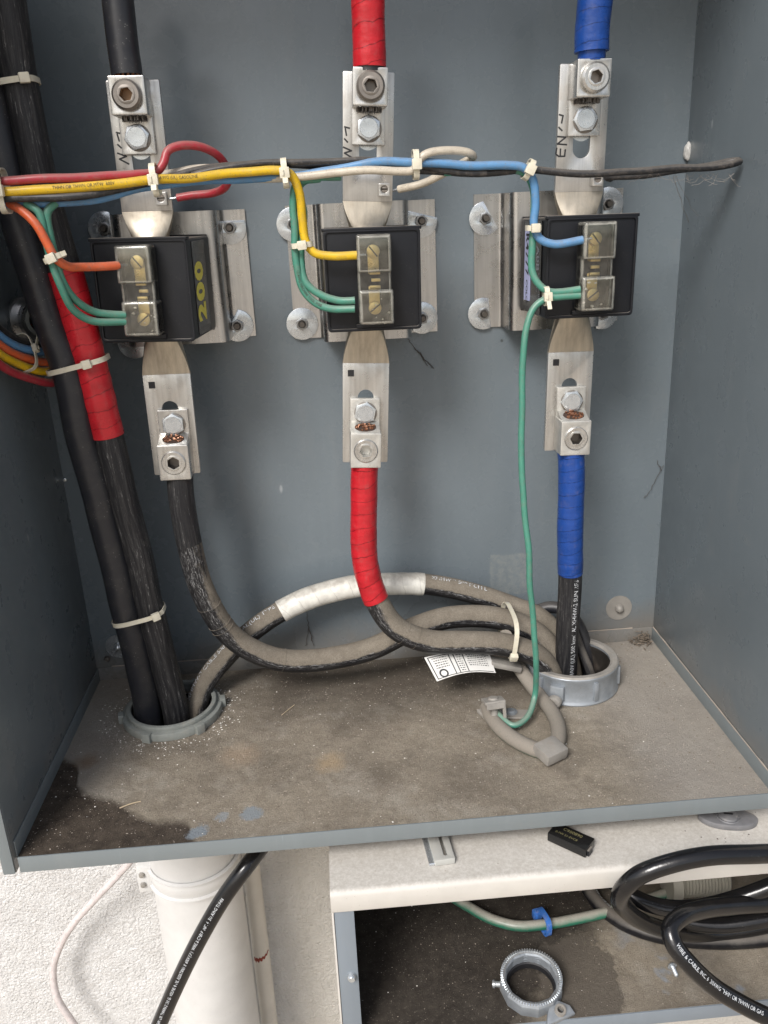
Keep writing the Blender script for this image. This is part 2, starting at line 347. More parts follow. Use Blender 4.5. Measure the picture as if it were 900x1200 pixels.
# ---------------------------------------------------------------- builders
def tag(o, label=None, cat=None, group=None, kind=None):
    for a, b in (('label', label), ('category', cat), ('group', group), ('kind', kind)):
        if b: o[a] = b
    return o
def empty(name, loc=(0, 0, 0), rot=(0, 0, 0), **kw):
    o = bpy.data.objects.new(name, None); COL.objects.link(o); o.location = loc; o.rotation_euler = rot; o.empty_display_size = .02
    return tag(o, **kw)
def link(name, me, mat, parent=None, world=True, smooth=None):
    """world: vertices are in world coordinates; else in the parent's own frame"""
    o = bpy.data.objects.new(name, me); COL.objects.link(o)
    if mat is not None and not me.materials: me.materials.append(MT[mat] if isinstance(mat, str) else mat)
    if smooth is not None:
        for p in me.polygons: p.use_smooth = True
        if smooth < 170: me.set_sharp_from_angle(angle=math.radians(smooth))
    if parent is not None:
        o.parent = parent
        if world: o.matrix_parent_inverse = mat_world(parent).inverted()
    return o
def mat_world(o):
    m = Matrix.LocRotScale(o.location, o.rotation_euler, o.scale)
    if o.parent: m = mat_world(o.parent) @ o.matrix_parent_inverse @ m
    return m
def from_bm(bm, name='m'):
    me = bpy.data.meshes.new(name); bmesh.ops.recalc_face_normals(bm, faces=bm.faces[:]); bm.to_mesh(me); bm.free(); return me
def bm_box(bm, c, s, bev=0, seg=2, M=None):
    r = bmesh.ops.create_cube(bm, size=1)
    vs = r['verts']; bmesh.ops.scale(bm, vec=s, verts=vs)
    if bev:
        es = list({e for v in vs for e in v.link_edges})
        rr = bmesh.ops.bevel(bm, geom=es, offset=bev, segments=seg, affect='EDGES', profile=.6)
        vs = list({v for f in rr['faces'] for v in f.verts} | {v for v in vs if v.is_valid})
    bmesh.ops.translate(bm, vec=c, verts=vs)
    if M is not None: bmesh.ops.transform(bm, matrix=M, verts=vs)
    return vs
def box(name, c, s, mat, parent=None, bev=0, seg=2, M=None, world=False, smooth=35):
    bm = bmesh.new(); bm_box(bm, c, s, bev, seg, M); return link(name, from_bm(bm), mat, parent, world, smooth)
def lathe(prof, seg=32, M=None, close=False):
    """prof: (r, h) list about +Z"""
    bm = bmesh.new(); rings = []
    for r, h in prof:
        if r < 1e-7: rings.append([bm.verts.new((0, 0, h))])
        else: rings.append([bm.verts.new((r*math.cos(2*PI*i/seg), r*math.sin(2*PI*i/seg), h)) for i in range(seg)])
    n = len(rings)
    for a in range(n if close else n-1):
        A, B = rings[a], rings[(a+1) % n]
        for i in range(seg):
            j = (i+1) % seg
            if len(A) == 1 and len(B) == 1: continue
            if len(A) == 1: bm.faces.new((A[0], B[i], B[j]))
            elif len(B) == 1: bm.faces.new((A[i], A[j], B[0]))
            else: bm.faces.new((A[i], A[j], B[j], B[i]))
    if M is not None: bm.transform(M)
    return from_bm(bm)
def plate(outlines, thick, bev=0, M=None):
    """flat piece in XY with holes, thickness centred on z=0"""
    cu = bpy.data.curves.new('c', 'CURVE'); cu.dimensions = '2D'; cu.fill_mode = 'BOTH'; cu.extrude = max(thick/2-bev, 1e-6); cu.bevel_depth = bev; cu.offset = -bev; cu.bevel_resolution = 1
    for ol in outlines:
        sp = cu.splines.new('POLY'); sp.points.add(len(ol)-1)
        for i, (x, y) in enumerate(ol): sp.points[i].co = (x, y, 0, 1)
        sp.use_cyclic_u = True
    o = bpy.data.objects.new('c', cu); COL.objects.link(o)
    dg = bpy.context.evaluated_depsgraph_get(); me = bpy.data.meshes.new_from_object(o.evaluated_get(dg))
    bpy.data.objects.remove(o); bpy.data.curves.remove(cu); me.materials.clear()
    bm = bmesh.new(); bm.from_mesh(me); bmesh.ops.remove_doubles(bm, verts=bm.verts[:], dist=1e-6)
    if M is not None: bm.transform(M)
    bmesh.ops.recalc_face_normals(bm, faces=bm.faces[:])
    bm.to_mesh(me); bm.free(); return me
def circ(r, n=24, c=(0, 0), a0=0, a1=2*PI, ph=0):
    full = abs(a1-a0-2*PI) < 1e-6
    k = n if full else n-1
    return [(c[0]+r*math.cos(ph+a0+(a1-a0)*i/k), c[1]+r*math.sin(ph+a0+(a1-a0)*i/k)) for i in range(n)]
def rrect(w_, h, r, cx=0, cy=0, n=4):
    o = []
    for sx, sy, a in ((1, 1, 0), (-1, 1, 90), (-1, -1, 180), (1, -1, 270)):
        for i in range(n+1):
            t = math.radians(a+90*i/n); o.append((cx+sx*(w_/2-r)+r*math.cos(t), cy+sy*(h/2-r)+r*math.sin(t)))
    return o
FRONT = Matrix(((1, 0, 0, 0), (0, 0, -1, 0), (0, 1, 0, 0), (0, 0, 0, 1)))   # XY plate -> XZ, +Z of the plate looks to -Y
def T(x, y, z): return Matrix.Translation((x, y, z))

def resample(pts, step):
    P = [Vector(p) for p in pts]; n = len(P)
    if n == 2: dense = [P[0].lerp(P[1], i/40) for i in range(41)]
    else:
        E = [P[0]*2-P[1]]+P+[P[-1]*2-P[-2]]; dense = []
        for i in range(1, n):
            p0, p1, p2, p3 = E[i-1], E[i], E[i+1], E[i+2]
            t0 = 0; t1 = t0+max((p1-p0).length, 1e-6)**.5; t2 = t1+max((p2-p1).length, 1e-6)**.5; t3 = t2+max((p3-p2).length, 1e-6)**.5
            for j in range(24):
                t = t1+(t2-t1)*j/24
                a1 = p0*((t1-t)/(t1-t0))+p1*((t-t0)/(t1-t0)); a2 = p1*((t2-t)/(t2-t1))+p2*((t-t1)/(t2-t1)); a3 = p2*((t3-t)/(t3-t2))+p3*((t-t2)/(t3-t2))
                b1 = a1*((t2-t)/(t2-t0))+a2*((t-t0)/(t2-t0)); b2 = a2*((t3-t)/(t3-t1))+a3*((t-t1)/(t3-t1))
                dense.append(b1*((t2-t)/(t2-t1))+b2*((t-t1)/(t2-t1)))
        dense.append(P[-1])
        for _ in range(3): dense = [dense[0]]+[(dense[i-1]+dense[i]*2+dense[i+1])/4 for i in range(1, len(dense)-1)]+[dense[-1]]
    L = [0]
    for a, b in zip(dense, dense[1:]): L.append(L[-1]+(b-a).length)
    N = max(3, int(L[-1]/step)); out = []; j = 0
    for i in range(N+1):
        s = L[-1]*i/N
        while j < len(L)-2 and L[j+1] < s: j += 1
        f = (s-L[j])/max(L[j+1]-L[j], 1e-9); out.append(dense[j].lerp(dense[j+1], f))
    return out, L[-1]
class Path:
    def __init__(s, pts, step=.004, ref=(0, -1, .25), jit=0, fr=30):
        s.P, s.L = resample(pts, step)
        if jit:
            o3 = Vector((R.random()*50, 0, 0)); N0 = len(s.P)
            s.P = [p+Vector([mnoise.noise(Vector((i*step*fr, q*17, 0))+o3) for q in range(3)])*jit*min(1, i/4, (N0-1-i)/4) for i, p in enumerate(s.P)]
        n = len(s.P); s.T = []; s.N = []; s.B = []; ref = Vector(ref)
        for i in range(n):
            t = (s.P[min(i+1, n-1)]-s.P[max(i-1, 0)]).normalized(); v = ref-t*ref.dot(t)
            if v.length < .15 and s.N: v = s.N[-1]-t*s.N[-1].dot(t)
            v.normalize(); s.T.append(t); s.N.append(v); s.B.append(v.cross(t))
    def frame(s, d):
        f = max(0, min(1, d/s.L))*(len(s.P)-1); i = min(int(f), len(s.P)-2); a = f-i
        lp = lambda A: A[i].lerp(A[i+1], a)
        return lp(s.P), lp(s.T).normalized(), lp(s.N).normalized(), lp(s.B).normalized()
    def near(s, p):
        i = min(range(len(s.P)), key=lambda k: (s.P[k]-p).length); return s.L*i/(len(s.P)-1)
def tube(name, path, r, mat, parent=None, s0=0, s1=None, seg=16, step=.004, rf=None, world=True):
    s1 = path.L if s1 is None else s1; n = max(3, int((s1-s0)/step))
    V = []; F = []; UV = []
    for i in range(n+1):
        d = s0+(s1-s0)*i/n; P, Tn, N, B = path.frame(d)
        rr = r if rf is None else rf(d)*r
        for k in range(seg):
            a = 2*PI*k/seg; V.append(P+(N*math.cos(a)+B*math.sin(a))*rr)
    for i in range(n):
        for k in range(seg):
            j = (k+1) % seg; F.append((i*seg+k, i*seg+j, (i+1)*seg+j, (i+1)*seg+k))
            u0_, u1_ = s0+(s1-s0)*i/n, s0+(s1-s0)*(i+1)/n; UV += [(u0_, k/seg), (u0_, (k+1)/seg), (u1_, (k+1)/seg), (u1_, k/seg)]
    F.append(tuple(range(seg-1, -1, -1))); UV += [(s0, 0)]*seg
    F.append(tuple(n*seg+k for k in range(seg))); UV += [(s1, 0)]*seg
    me = bpy.data.meshes.new('tube'); me.from_pydata(V, [], F)
    uvl = me.uv_layers.new(name='UVMap'); uvl.data.foreach_set('uv', [c for q in UV for c in q])
    return link(name, me, mat, parent, world, 60)
def textmesh(s, size, bold=0., res=2, spacing=1.0):
    cu = bpy.data.curves.new('t', 'FONT'); cu.body = s; cu.size = size; cu.resolution_u = res; cu.offset = bold; cu.space_character = spacing
    o = bpy.data.objects.new('t', cu); COL.objects.link(o); dg = bpy.context.evaluated_depsgraph_get()
    me = bpy.data.meshes.new_from_object(o.evaluated_get(dg)); bpy.data.objects.remove(o); bpy.data.curves.remove(cu); me.materials.clear(); return me
def tube_text(s, path, s0, r, size, ang, mat, parent, rev=False, wear=0., stretch=1.0, name='printed_lettering'):
    me = textmesh(s, size, .0)
    for v in me.vertices:
        x, y = v.co.x*stretch, v.co.y-size*.35
        d = s0-x if rev else s0+x; th = ang+(-y if rev else y)/r
        d = min(max(d, 0), path.L)
        P, Tn, N, B = path.frame(d); v.co = P+(N*math.cos(th)+B*math.sin(th))*(r+.0004)
    if wear:
        bm = bmesh.new(); bm.from_mesh(me); rr = random.Random(3)
        kill = [f for f in bm.faces if mnoise.noise(f.calc_center_median()*400) > .35-wear*.5]; bmesh.ops.delete(bm, geom=kill, context='FACES'); bm.to_mesh(me); bm.free()
    return link(name, me, mat, parent, True)
def flat_text(s, size, M, mat, parent, bold=0., world=False, name='lettering', spacing=1.0, center=True):
    me = textmesh(s, size, bold, 3, spacing)
    if center and len(me.vertices):
        xs = [v.co.x for v in me.vertices]; ys = [v.co.y for v in me.vertices]; c = Vector(((min(xs)+max(xs))/2, (min(ys)+max(ys))/2, 0))
        for v in me.vertices: v.co -= c
    me.transform(M); return link(name, me, mat, parent, world)
def tie(center, axis, a, b, label, wdt=.0032, mat='tie', side=None, head_ang=-PI/2, group=None, tail=.006, thick=.0011, square=3.2):
    """nylon strap round a bundle: axis = direction of the bundle, a = half width across the view, b = half depth"""
    axis = Vector(axis).normalized(); dep = Vector((0, 1, 0)); dep = (dep-axis*dep.dot(axis)).normalized(); across = axis.cross(dep).normalized()
    if across.x < 0: across = -across
    root = empty('cable_tie', center, label=label, cat='cable tie', group=group or 'nylon cable ties'); c = Vector(center)
    n = 40; V = []; F = []
    def pos(t, g=0):
        ct, st = math.cos(t), math.sin(t); e = 2/square
        return c+across*(math.copysign(abs(ct)**e, ct)*(a+g))+dep*(math.copysign(abs(st)**e, st)*(b+g))
    for i in range(n):
        t = 2*PI*i/n
        for g, s in ((0, -1), (thick, -1), (thick, 1), (0, 1)): V.append(pos(t, g)+axis*s*wdt/2)
    for i in range(n):
        j = (i+1) % n
        for q in range(4): F.append((i*4+q, i*4+(q+1) % 4, j*4+(q+1) % 4, j*4+q))
    me = bpy.data.meshes.new('band'); me.from_pydata(V, [], F); link('tie_band', me, mat, root, True, 40)
    hp = pos(head_ang, thick+.0012); out = (hp-c).normalized()
    tang = (pos(head_ang+.1)-pos(head_ang-.1)).normalized(); nn = tang.cross(axis).normalized()
    Mh = Matrix((tang, axis, nn)).transposed().to_4x4(); Mh.translation = hp
    h = wdt*1.55
    bm = bmesh.new(); bm_box(bm, (0, 0, 0), (h*1.15, h*1.1, h*.75), h*.14, 2, Mh); link('tie_head', from_bm(bm), mat, root, True, 40)
    bm = bmesh.new(); Mt = Mh @ Matrix.Rotation(.5, 4, 'X'); bm_box(bm, (0, 0, 0), (h*.62, h*.35, h*.8), .0002, 1, Mt @ T(0, 0, h*.12)); link('tie_pawl', from_bm(bm), mat, root, True, 40)
    if tail:
        bm = bmesh.new(); bm_box(bm, (h*.55+tail/2, 0, 0), (tail, wdt*.9, thick), .0002, 1, Mh @ Matrix.Rotation(-.5, 4, 'Y')); link('tie_tail', from_bm(bm), mat, root, True, 40)
    return root

# ---------------------------------------------------------------- setting
FZ = -.015; W = .76; D = .3345; HT = 1.0
bm = bmesh.new(); bmesh.ops.create_grid(bm, x_segments=2, y_segments=2, size=30); bmesh.ops.translate(bm, vec=(0, -29.5, -.80), verts=bm.verts[:])
tag(link('ground', from_bm(bm), 'ground'), kind='structure')
def stucco_wall():
    bm = bmesh.new()
    x0, x1, z0, z1, st = -.24, .305, -.68, -.02, .0014
    nx, nz_ = int((x1-x0)/st), int((z1-z0)/st); V = []
    for j in range(nz_+1):
        row = []
        for i in range(nx+1):
            x, z = x0+(x1-x0)*i/nx, z0+(z1-z0)*j/nz_
            p = Vector((x*300, z*300, 3)); q = Vector((mnoise.noise(p*.6), mnoise.noise(p*.6+Vector((9, 9, 9))), 0))
            h = mnoise.noise(p+q*1.8); h = max(0, .35-abs(h))*2.2
            e = min(i, j, nx-i, nz_-j)
            row.append(bm.verts.new((x, .012-(h*.0019+.0005*mnoise.noise(p*.2) if e > 2 else 0), z)))
        V.append(row)
    for j in range(nz_):
        for i in range(nx): bm.faces.new((V[j][i], V[j][i+1], V[j+1][i+1], V[j+1][i]))
    root = empty('stucco_wall', (0, .012, -.8), label='rough white stucco wall behind the cabinets and conduits', cat='wall')
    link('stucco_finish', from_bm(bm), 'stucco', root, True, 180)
    bm = bmesh.new(); bm_box(bm, (0, .115, 1.2), (8, .2, 4.0)); link('masonry', from_bm(bm), 'stucco', root, True)
stucco_wall()

# ---------------------------------------------------------------- upper cabinet
cab = empty('meter_cabinet', (W/2, 0, FZ), label='open blue grey steel cabinet with dusty floor holding three transformers', cat='cabinet')
def cbox(name, x0, x1, y0, y1, z0, z1, mat, bev=.0008, parent=cab):
    return box(name, ((x0+x1)/2, (y0+y1)/2, (z0+z1)/2), (x1-x0, y1-y0, z1-z0), mat, parent, bev, 2, None, True)
HUBL = (.1145, -.097); HUBR = (.6170, -.0975)
cbox('back_panel', -.002, W+.002, 0, .002, -.03, HT, 'wall')
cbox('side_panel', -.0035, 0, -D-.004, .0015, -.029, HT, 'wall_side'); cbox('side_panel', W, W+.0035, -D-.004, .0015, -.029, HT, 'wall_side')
cbox('top_panel', -.003, W+.003, -D, .001, HT, HT+.003, 'wall')
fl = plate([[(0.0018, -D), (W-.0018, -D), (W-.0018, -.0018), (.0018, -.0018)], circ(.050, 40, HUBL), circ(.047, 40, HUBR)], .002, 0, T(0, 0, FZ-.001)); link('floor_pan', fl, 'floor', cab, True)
cbox('rear_flange', .0018, W-.0018, -.0018, -.0002, FZ-.002, .004, 'wall')
cbox('side_flange', .0002, .0018, -D+.002, -.0005, FZ-.002, .003, 'lip'); cbox('side_flange', W-.0018, W-.0002, -D+.002, -.0005, FZ-.002, .003, 'lip')
cbox('front_lip', .0025, W-.0025, -D-.002, -D, FZ-.0165, FZ+.0015, 'lip', .0007)
cbox('front_edge_flange', -.012, -.0005, -D-.006, -D-.0045, -.029, HT, 'lip'); cbox('front_edge_flange', W+.0005, W+.012, -D-.006, -D-.0045, -.029, HT, 'lip')
# dust ridge on flanges
for nm, a, b in (('dust_ridge', (W-.001, -.002, .0042), (W-.001, -D+.01, .0032)), ('dust_ridge', (.02, -.0012, .0046), (W-.03, -.0012, .0046))):
    p = Path([a, Vector(a).lerp(Vector(b), .5), b], .006); tube(nm, p, .0012, 'grit', cab, seg=6, step=.006, rf=lambda d: .6+.6*mnoise.noise(Vector((d*60, 1, 0))))
# washers and screws bolting the back panel to the wall
def wall_washer(px, py, r, mat, label, hexh=False):
    c = at(px, py, y=0); root = empty('panel_washer', c, label=label, cat='washer', group='washers that hold the back panel')
    link('washer', lathe([(.0035, 0), (r, 0), (r, .0012), (.0035, .0016)], 40, T(*c) @ FRONT), mat, root, True, 40)
    link('screw_head', lathe([(0, .0085), (.003, .008), (.0052, .0055), (.006, .001)], 20 if not hexh else 6, T(c.x, c.y-.0008, c.z) @ FRONT), mat, root, True, 40)
wall_washer(725, 712, .018, 'castdusty', 'dusty round washer with screw head low on the back panel at right')
wall_washer(139, 757, .017, 'zinc', 'grey washer half hidden behind the thick cables at lower left')
c = at(126, 771, y=0); link_ = lathe([(0, .004), (.003, .0035), (.0045, .001), (.0045, 0)], 6, T(c.x, c.y-.002, c.z) @ FRONT)
tag(link('hex_screw', link_, 'greysteel', None, True, 40), 'small rusty hex screw in the lower left corner of the back panel', 'screw')
c = at(74, 562, y=0); tag(link('small_rivet', lathe([(0, .003), (.0025, .002), (.003, 0)], 12, T(c.x+.002, c.y-.0005, c.z) @ FRONT), 'zinc', None, True, 40), 'tiny bright rivet on the left edge of the back panel', 'rivet')
# weld blob on the right corner
c = at(806, 177, y=-.004); bm = bmesh.new(); bmesh.ops.create_icosphere(bm, subdivisions=3, radius=.006)
for v in bm.verts: v.co *= 1+.3*mnoise.noise(v.co*300); v.co.z *= 1.6; v.co.x *= .7
bmesh.ops.translate(bm, vec=c, verts=bm.verts[:]); link('silicone_blob', from_bm(bm), 'paper', cab, True, 180)

# ---------------------------------------------------------------- brackets
def bolt_set(parent, x, z, y, cut, spin, r=.0185, mat='zinc', dx=0):
    """fender washer (clipped by a chord at angle cut), nut and stud, in the parent's frame"""
    if cut is None: ol = circ(r, 40)
    else:
        h = .0075; a = math.acos(h/r); ol = circ(r, 34, (0, 0), cut+a, cut+2*PI-a)
    w_ = link('washer', plate([ol, circ(.0045, 16)], .0020, .0003, T(x, y-.0014, z) @ FRONT), mat, parent, False, 40)
    hx = circ(.0072, 6, ph=spin)
    n_ = link('nut', plate([hx, circ(.0040, 16)], .0050, .0006, T(x, y-.0042, z) @ FRONT), 'nut', w_, False, 40); 
    s_ = link('stud', lathe([(0, .0112), (.0030, .0112), (.0038, .0104), (.0034, .0098), (.0038, .0092), (.0034, .0086), (.0038, .008), (.0038, -.004)], 16, T(x, y, z) @ FRONT), 'darksteel', w_, False, 40)
    return w_
def bracket(xc, hw, out, z0, z1, bolts, label):
    root = empty('mounting_bracket', (xc, 0, z0), label=label, cat='bracket', group='stainless brackets behind the transformers')
    h = .045; r = .009; t = .0022; H = z1-z0
    prof = [(-out, -.003), (-hw-r*.9, -.003)]
    for i in range(1, 6): a = PI/2*i/5; prof.append((-hw-r*.9+r*.5*math.sin(a), -.003-r*.5*(1-math.cos(a))))
    for i in range(6): a = PI/2*i/5; prof.append((-hw+r*.0-r*.35+r*(1-math.cos(a)), -h+r-r*math.sin(a)))
    prof += [(-x, y) for x, y in reversed(prof)]
    bm = bmesh.new(); n = len(prof); nr = []
    for i in range(n):
        a = Vector(prof[max(i-1, 0)]); b = Vector(prof[min(i+1, n-1)]); d = (b-a).normalized(); nr.append(Vector((d.y, -d.x)))
    rows = []
    for z in (0, H):
        rows.append([bm.verts.new((p[0], p[1], z)) for p in prof]); rows.append([bm.verts.new((p[0]-q.x*t, p[1]-q.y*t, z)) for p, q in zip(prof, nr)])
    a0, b0, a1, b1 = rows
    for i in range(n-1):
        bm.faces.new((a0[i], a0[i+1], a1[i+1], a1[i])); bm.faces.new((b0[i], b0[i+1], b1[i+1], b1[i]))
        bm.faces.new((a0[i], a0[i+1], b0[i+1], b0[i])); bm.faces.new((a1[i], a1[i+1], b1[i+1], b1[i]))
    for k in (0, -1): bm.faces.new((a0[k], a1[k], b1[k], b0[k]))
    link('hat_plate', from_bm(bm), 'steel', root, False, 30)
    for (px, py, cut, spin) in bolts:
        c = at(px, py, y=-.008); bolt_set(root, c.x-xc, c.z-z0, -.0032, cut, spin)
    return root
D2 = math.radians
bracket(.1685, .053, .0835, .430, .571, [(122, 268, D2(0), .3), (269, 267, D2(90), .1), (278, 382, D2(150), .4), (156, 402, D2(90), .2)], 'stainless bracket behind the transformer marked 200, bolted with clipped washers')
bracket(.3825, .0475, .0850, .424, .5725, [(343, 263, D2(0), .3), (494, 259, D2(75), .2), (495, 373, D2(165), .2), (354, 380, None, .5)], 'stainless bracket behind the middle transformer with one full round washer')
bracket(.5995, .0500, .0870, .4255, .5755, [(569, 256, D2(30), .3), (713, 239, D2(180), .1), (567, 368, D2(5), .25), (707, 368, D2(180), .4)], 'stainless bracket behind the right transformer beside the green wire')

# ---------------------------------------------------------------- bus bars with round core through the transformer
def stamp(parent, strokes, org, s, mat='ink', wd=.0016, y=-.0031):
    """handwriting: polylines in letter space laid on the blade front"""
    bm = bmesh.new()
    for ln in strokes:
        pts = [Vector((org[0]+a*s, org[1]+b*s)) for a, b in ln]
        for a, b in zip(pts, pts[1:]):
            d = (b-a).normalized(); n = Vector((-d.y, d.x))*wd/2; a2, b2 = a-d*wd*.3, b+d*wd*.3; yy = y-.00002*R.random()
            q = [bm.verts.new((p.x, yy, p.y)) for p in (a2-n, b2-n, b2+n, a2+n)]; bm.faces.new(q)
    return link('handwriting', from_bm(bm), mat, parent, False)
LINE = [[[(0, 0), (.55, -.15)], [(.5, -.15), (.35, -1.0)]], [[(.0, -1.5), (.45, -1.9)]],
        [[(-.1, -2.6), (1.0, -2.7), (-.1, -3.5), (1.15, -3.6)]], [[(-.15, -4.0), (-.25, -4.7), (.15, -5.0), (.95, -5.0), (1.0, -4.2)], [(.35, -4.1), (.35, -4.9)]]]
LN = [[[(.1, 0), (.75, -.15)], [(.2, -.2), (.35, -1.0)]], [[(.1, -1.4), (.5, -1.8)]], [[(-.05, -2.4), (1.0, -2.8), (.1, -3.1), (1.2, -3.7)]]]
def busbar(xc, tilt, label, strokes, org, slot=True):
    root = empty('bus_bar', (xc, -.095, .5), (0, tilt, 0), label=label, cat='bus bar', group='flattened bus bars through the transformers')
    hw, t = .0255, .006
    up_ = [(-hw, .0725), (hw, .0725), (hw, .191), (hw-.001, .192), (-hw+.001, .192), (-hw, .191)]
    sl = circ(.0088, 12, (0, .1135), PI, 2*PI)+circ(.0088, 12, (0, .1385), 0, PI)
    link('upper_blade', plate([up_, sl], t, .0005, FRONT), 'bar', root, False, 40)
    lo = [(-hw, -.0935), (hw, -.0935), (hw, -.205), (hw-.001, -.206), (-hw+.001, -.206), (-hw, -.205)][::-1]
    link('lower_blade', plate([lo, circ(.0088, 24, (0, -.1315))], t, .0005, FRONT), 'bar', root, False, 40)
    n = 48
    def sect(u):      # u=0 flat, 1 round
        o = []
        for i in range(n):
            a = 2*PI*(i+.5)/n; c, s = math.cos(a), math.sin(a)
            mx = max(abs(c)/1, abs(s)/1); rx, ry = c/mx*hw, s/mx*t/2            # rectangle
            o.append((rx*(1-u)+.0155*c*u, ry*(1-u)+.0155*s*u))
        return o
    def loft(zs):
        bm = bmesh.new(); rings = []
        for z, u in zs: rings.append([bm.verts.new((x, y, z)) for x, y in sect(u)])
        for A, B in zip(rings, rings[1:]):
            for i in range(n): j = (i+1) % n; bm.faces.new((A[i], A[j], B[j], B[i]))
        return from_bm(bm)
    us = [(0, 0), (.15, .09), (.3, .22), (.5, .45), (.7, .70), (.85, .88), (1, 1)]
    link('round_core', loft([(.0725-(.0725-.035)*a, b) for a, b in us]+[(-.0935+(.0935-.040)*a, b) for a, b in us[::-1]]), 'neck', root, False, 24)
    if strokes: stamp(root, [ln for L_ in strokes for ln in L_], org, .0078)
    bm = bmesh.new(); bm_box(bm, (-.0165, -.0032, -.1045), (.0068, .0008, .0072), .0002, 1); link('printed_square', from_bm(bm), 'ink', root, False)
    # small tap lug with slotted screw
    q = empty('tap_lug', (.0165, -.003, .0835)); q.parent = root
    link('lug_body', plate([rrect(.0115, .0125, .001), circ(.0036, 16, (0, .0008))], .009, .0006, T(0, -.0048, 0) @ FRONT), 'alu', q, False, 40)
    link('slotted_screw', plate([circ(.0034, 20, (0, .0008)), [(-.0031, .0003), (.0031, .0003), (.0031, .0013), (-.0031, .0013)]], .004, .0002, T(0, -.006, 0) @ Matrix.Rotation(.0, 4, 'Y') @ FRONT), 'greysteel', q, False, 40)
    link('screw_floor', lathe([(0, .0), (.0033, .0), (.0033, -.002)], 16, T(0, -.0048, .0008) @ FRONT), 'rust', q, False)
    return root
B1 = busbar(.1610, D2(.8), 'bar with faint marker letters above the transformer marked 200', LN, (-.022, .146))
B2 = busbar(.3815, D2(3.4), 'bar through the middle transformer, clamping red taped cables', LN, (-.0245, .142))
B3 = busbar(.6055, D2(1.1), 'bar marked LINE above the right transformer, clamping blue taped cables', LINE, (-.0245, .146))

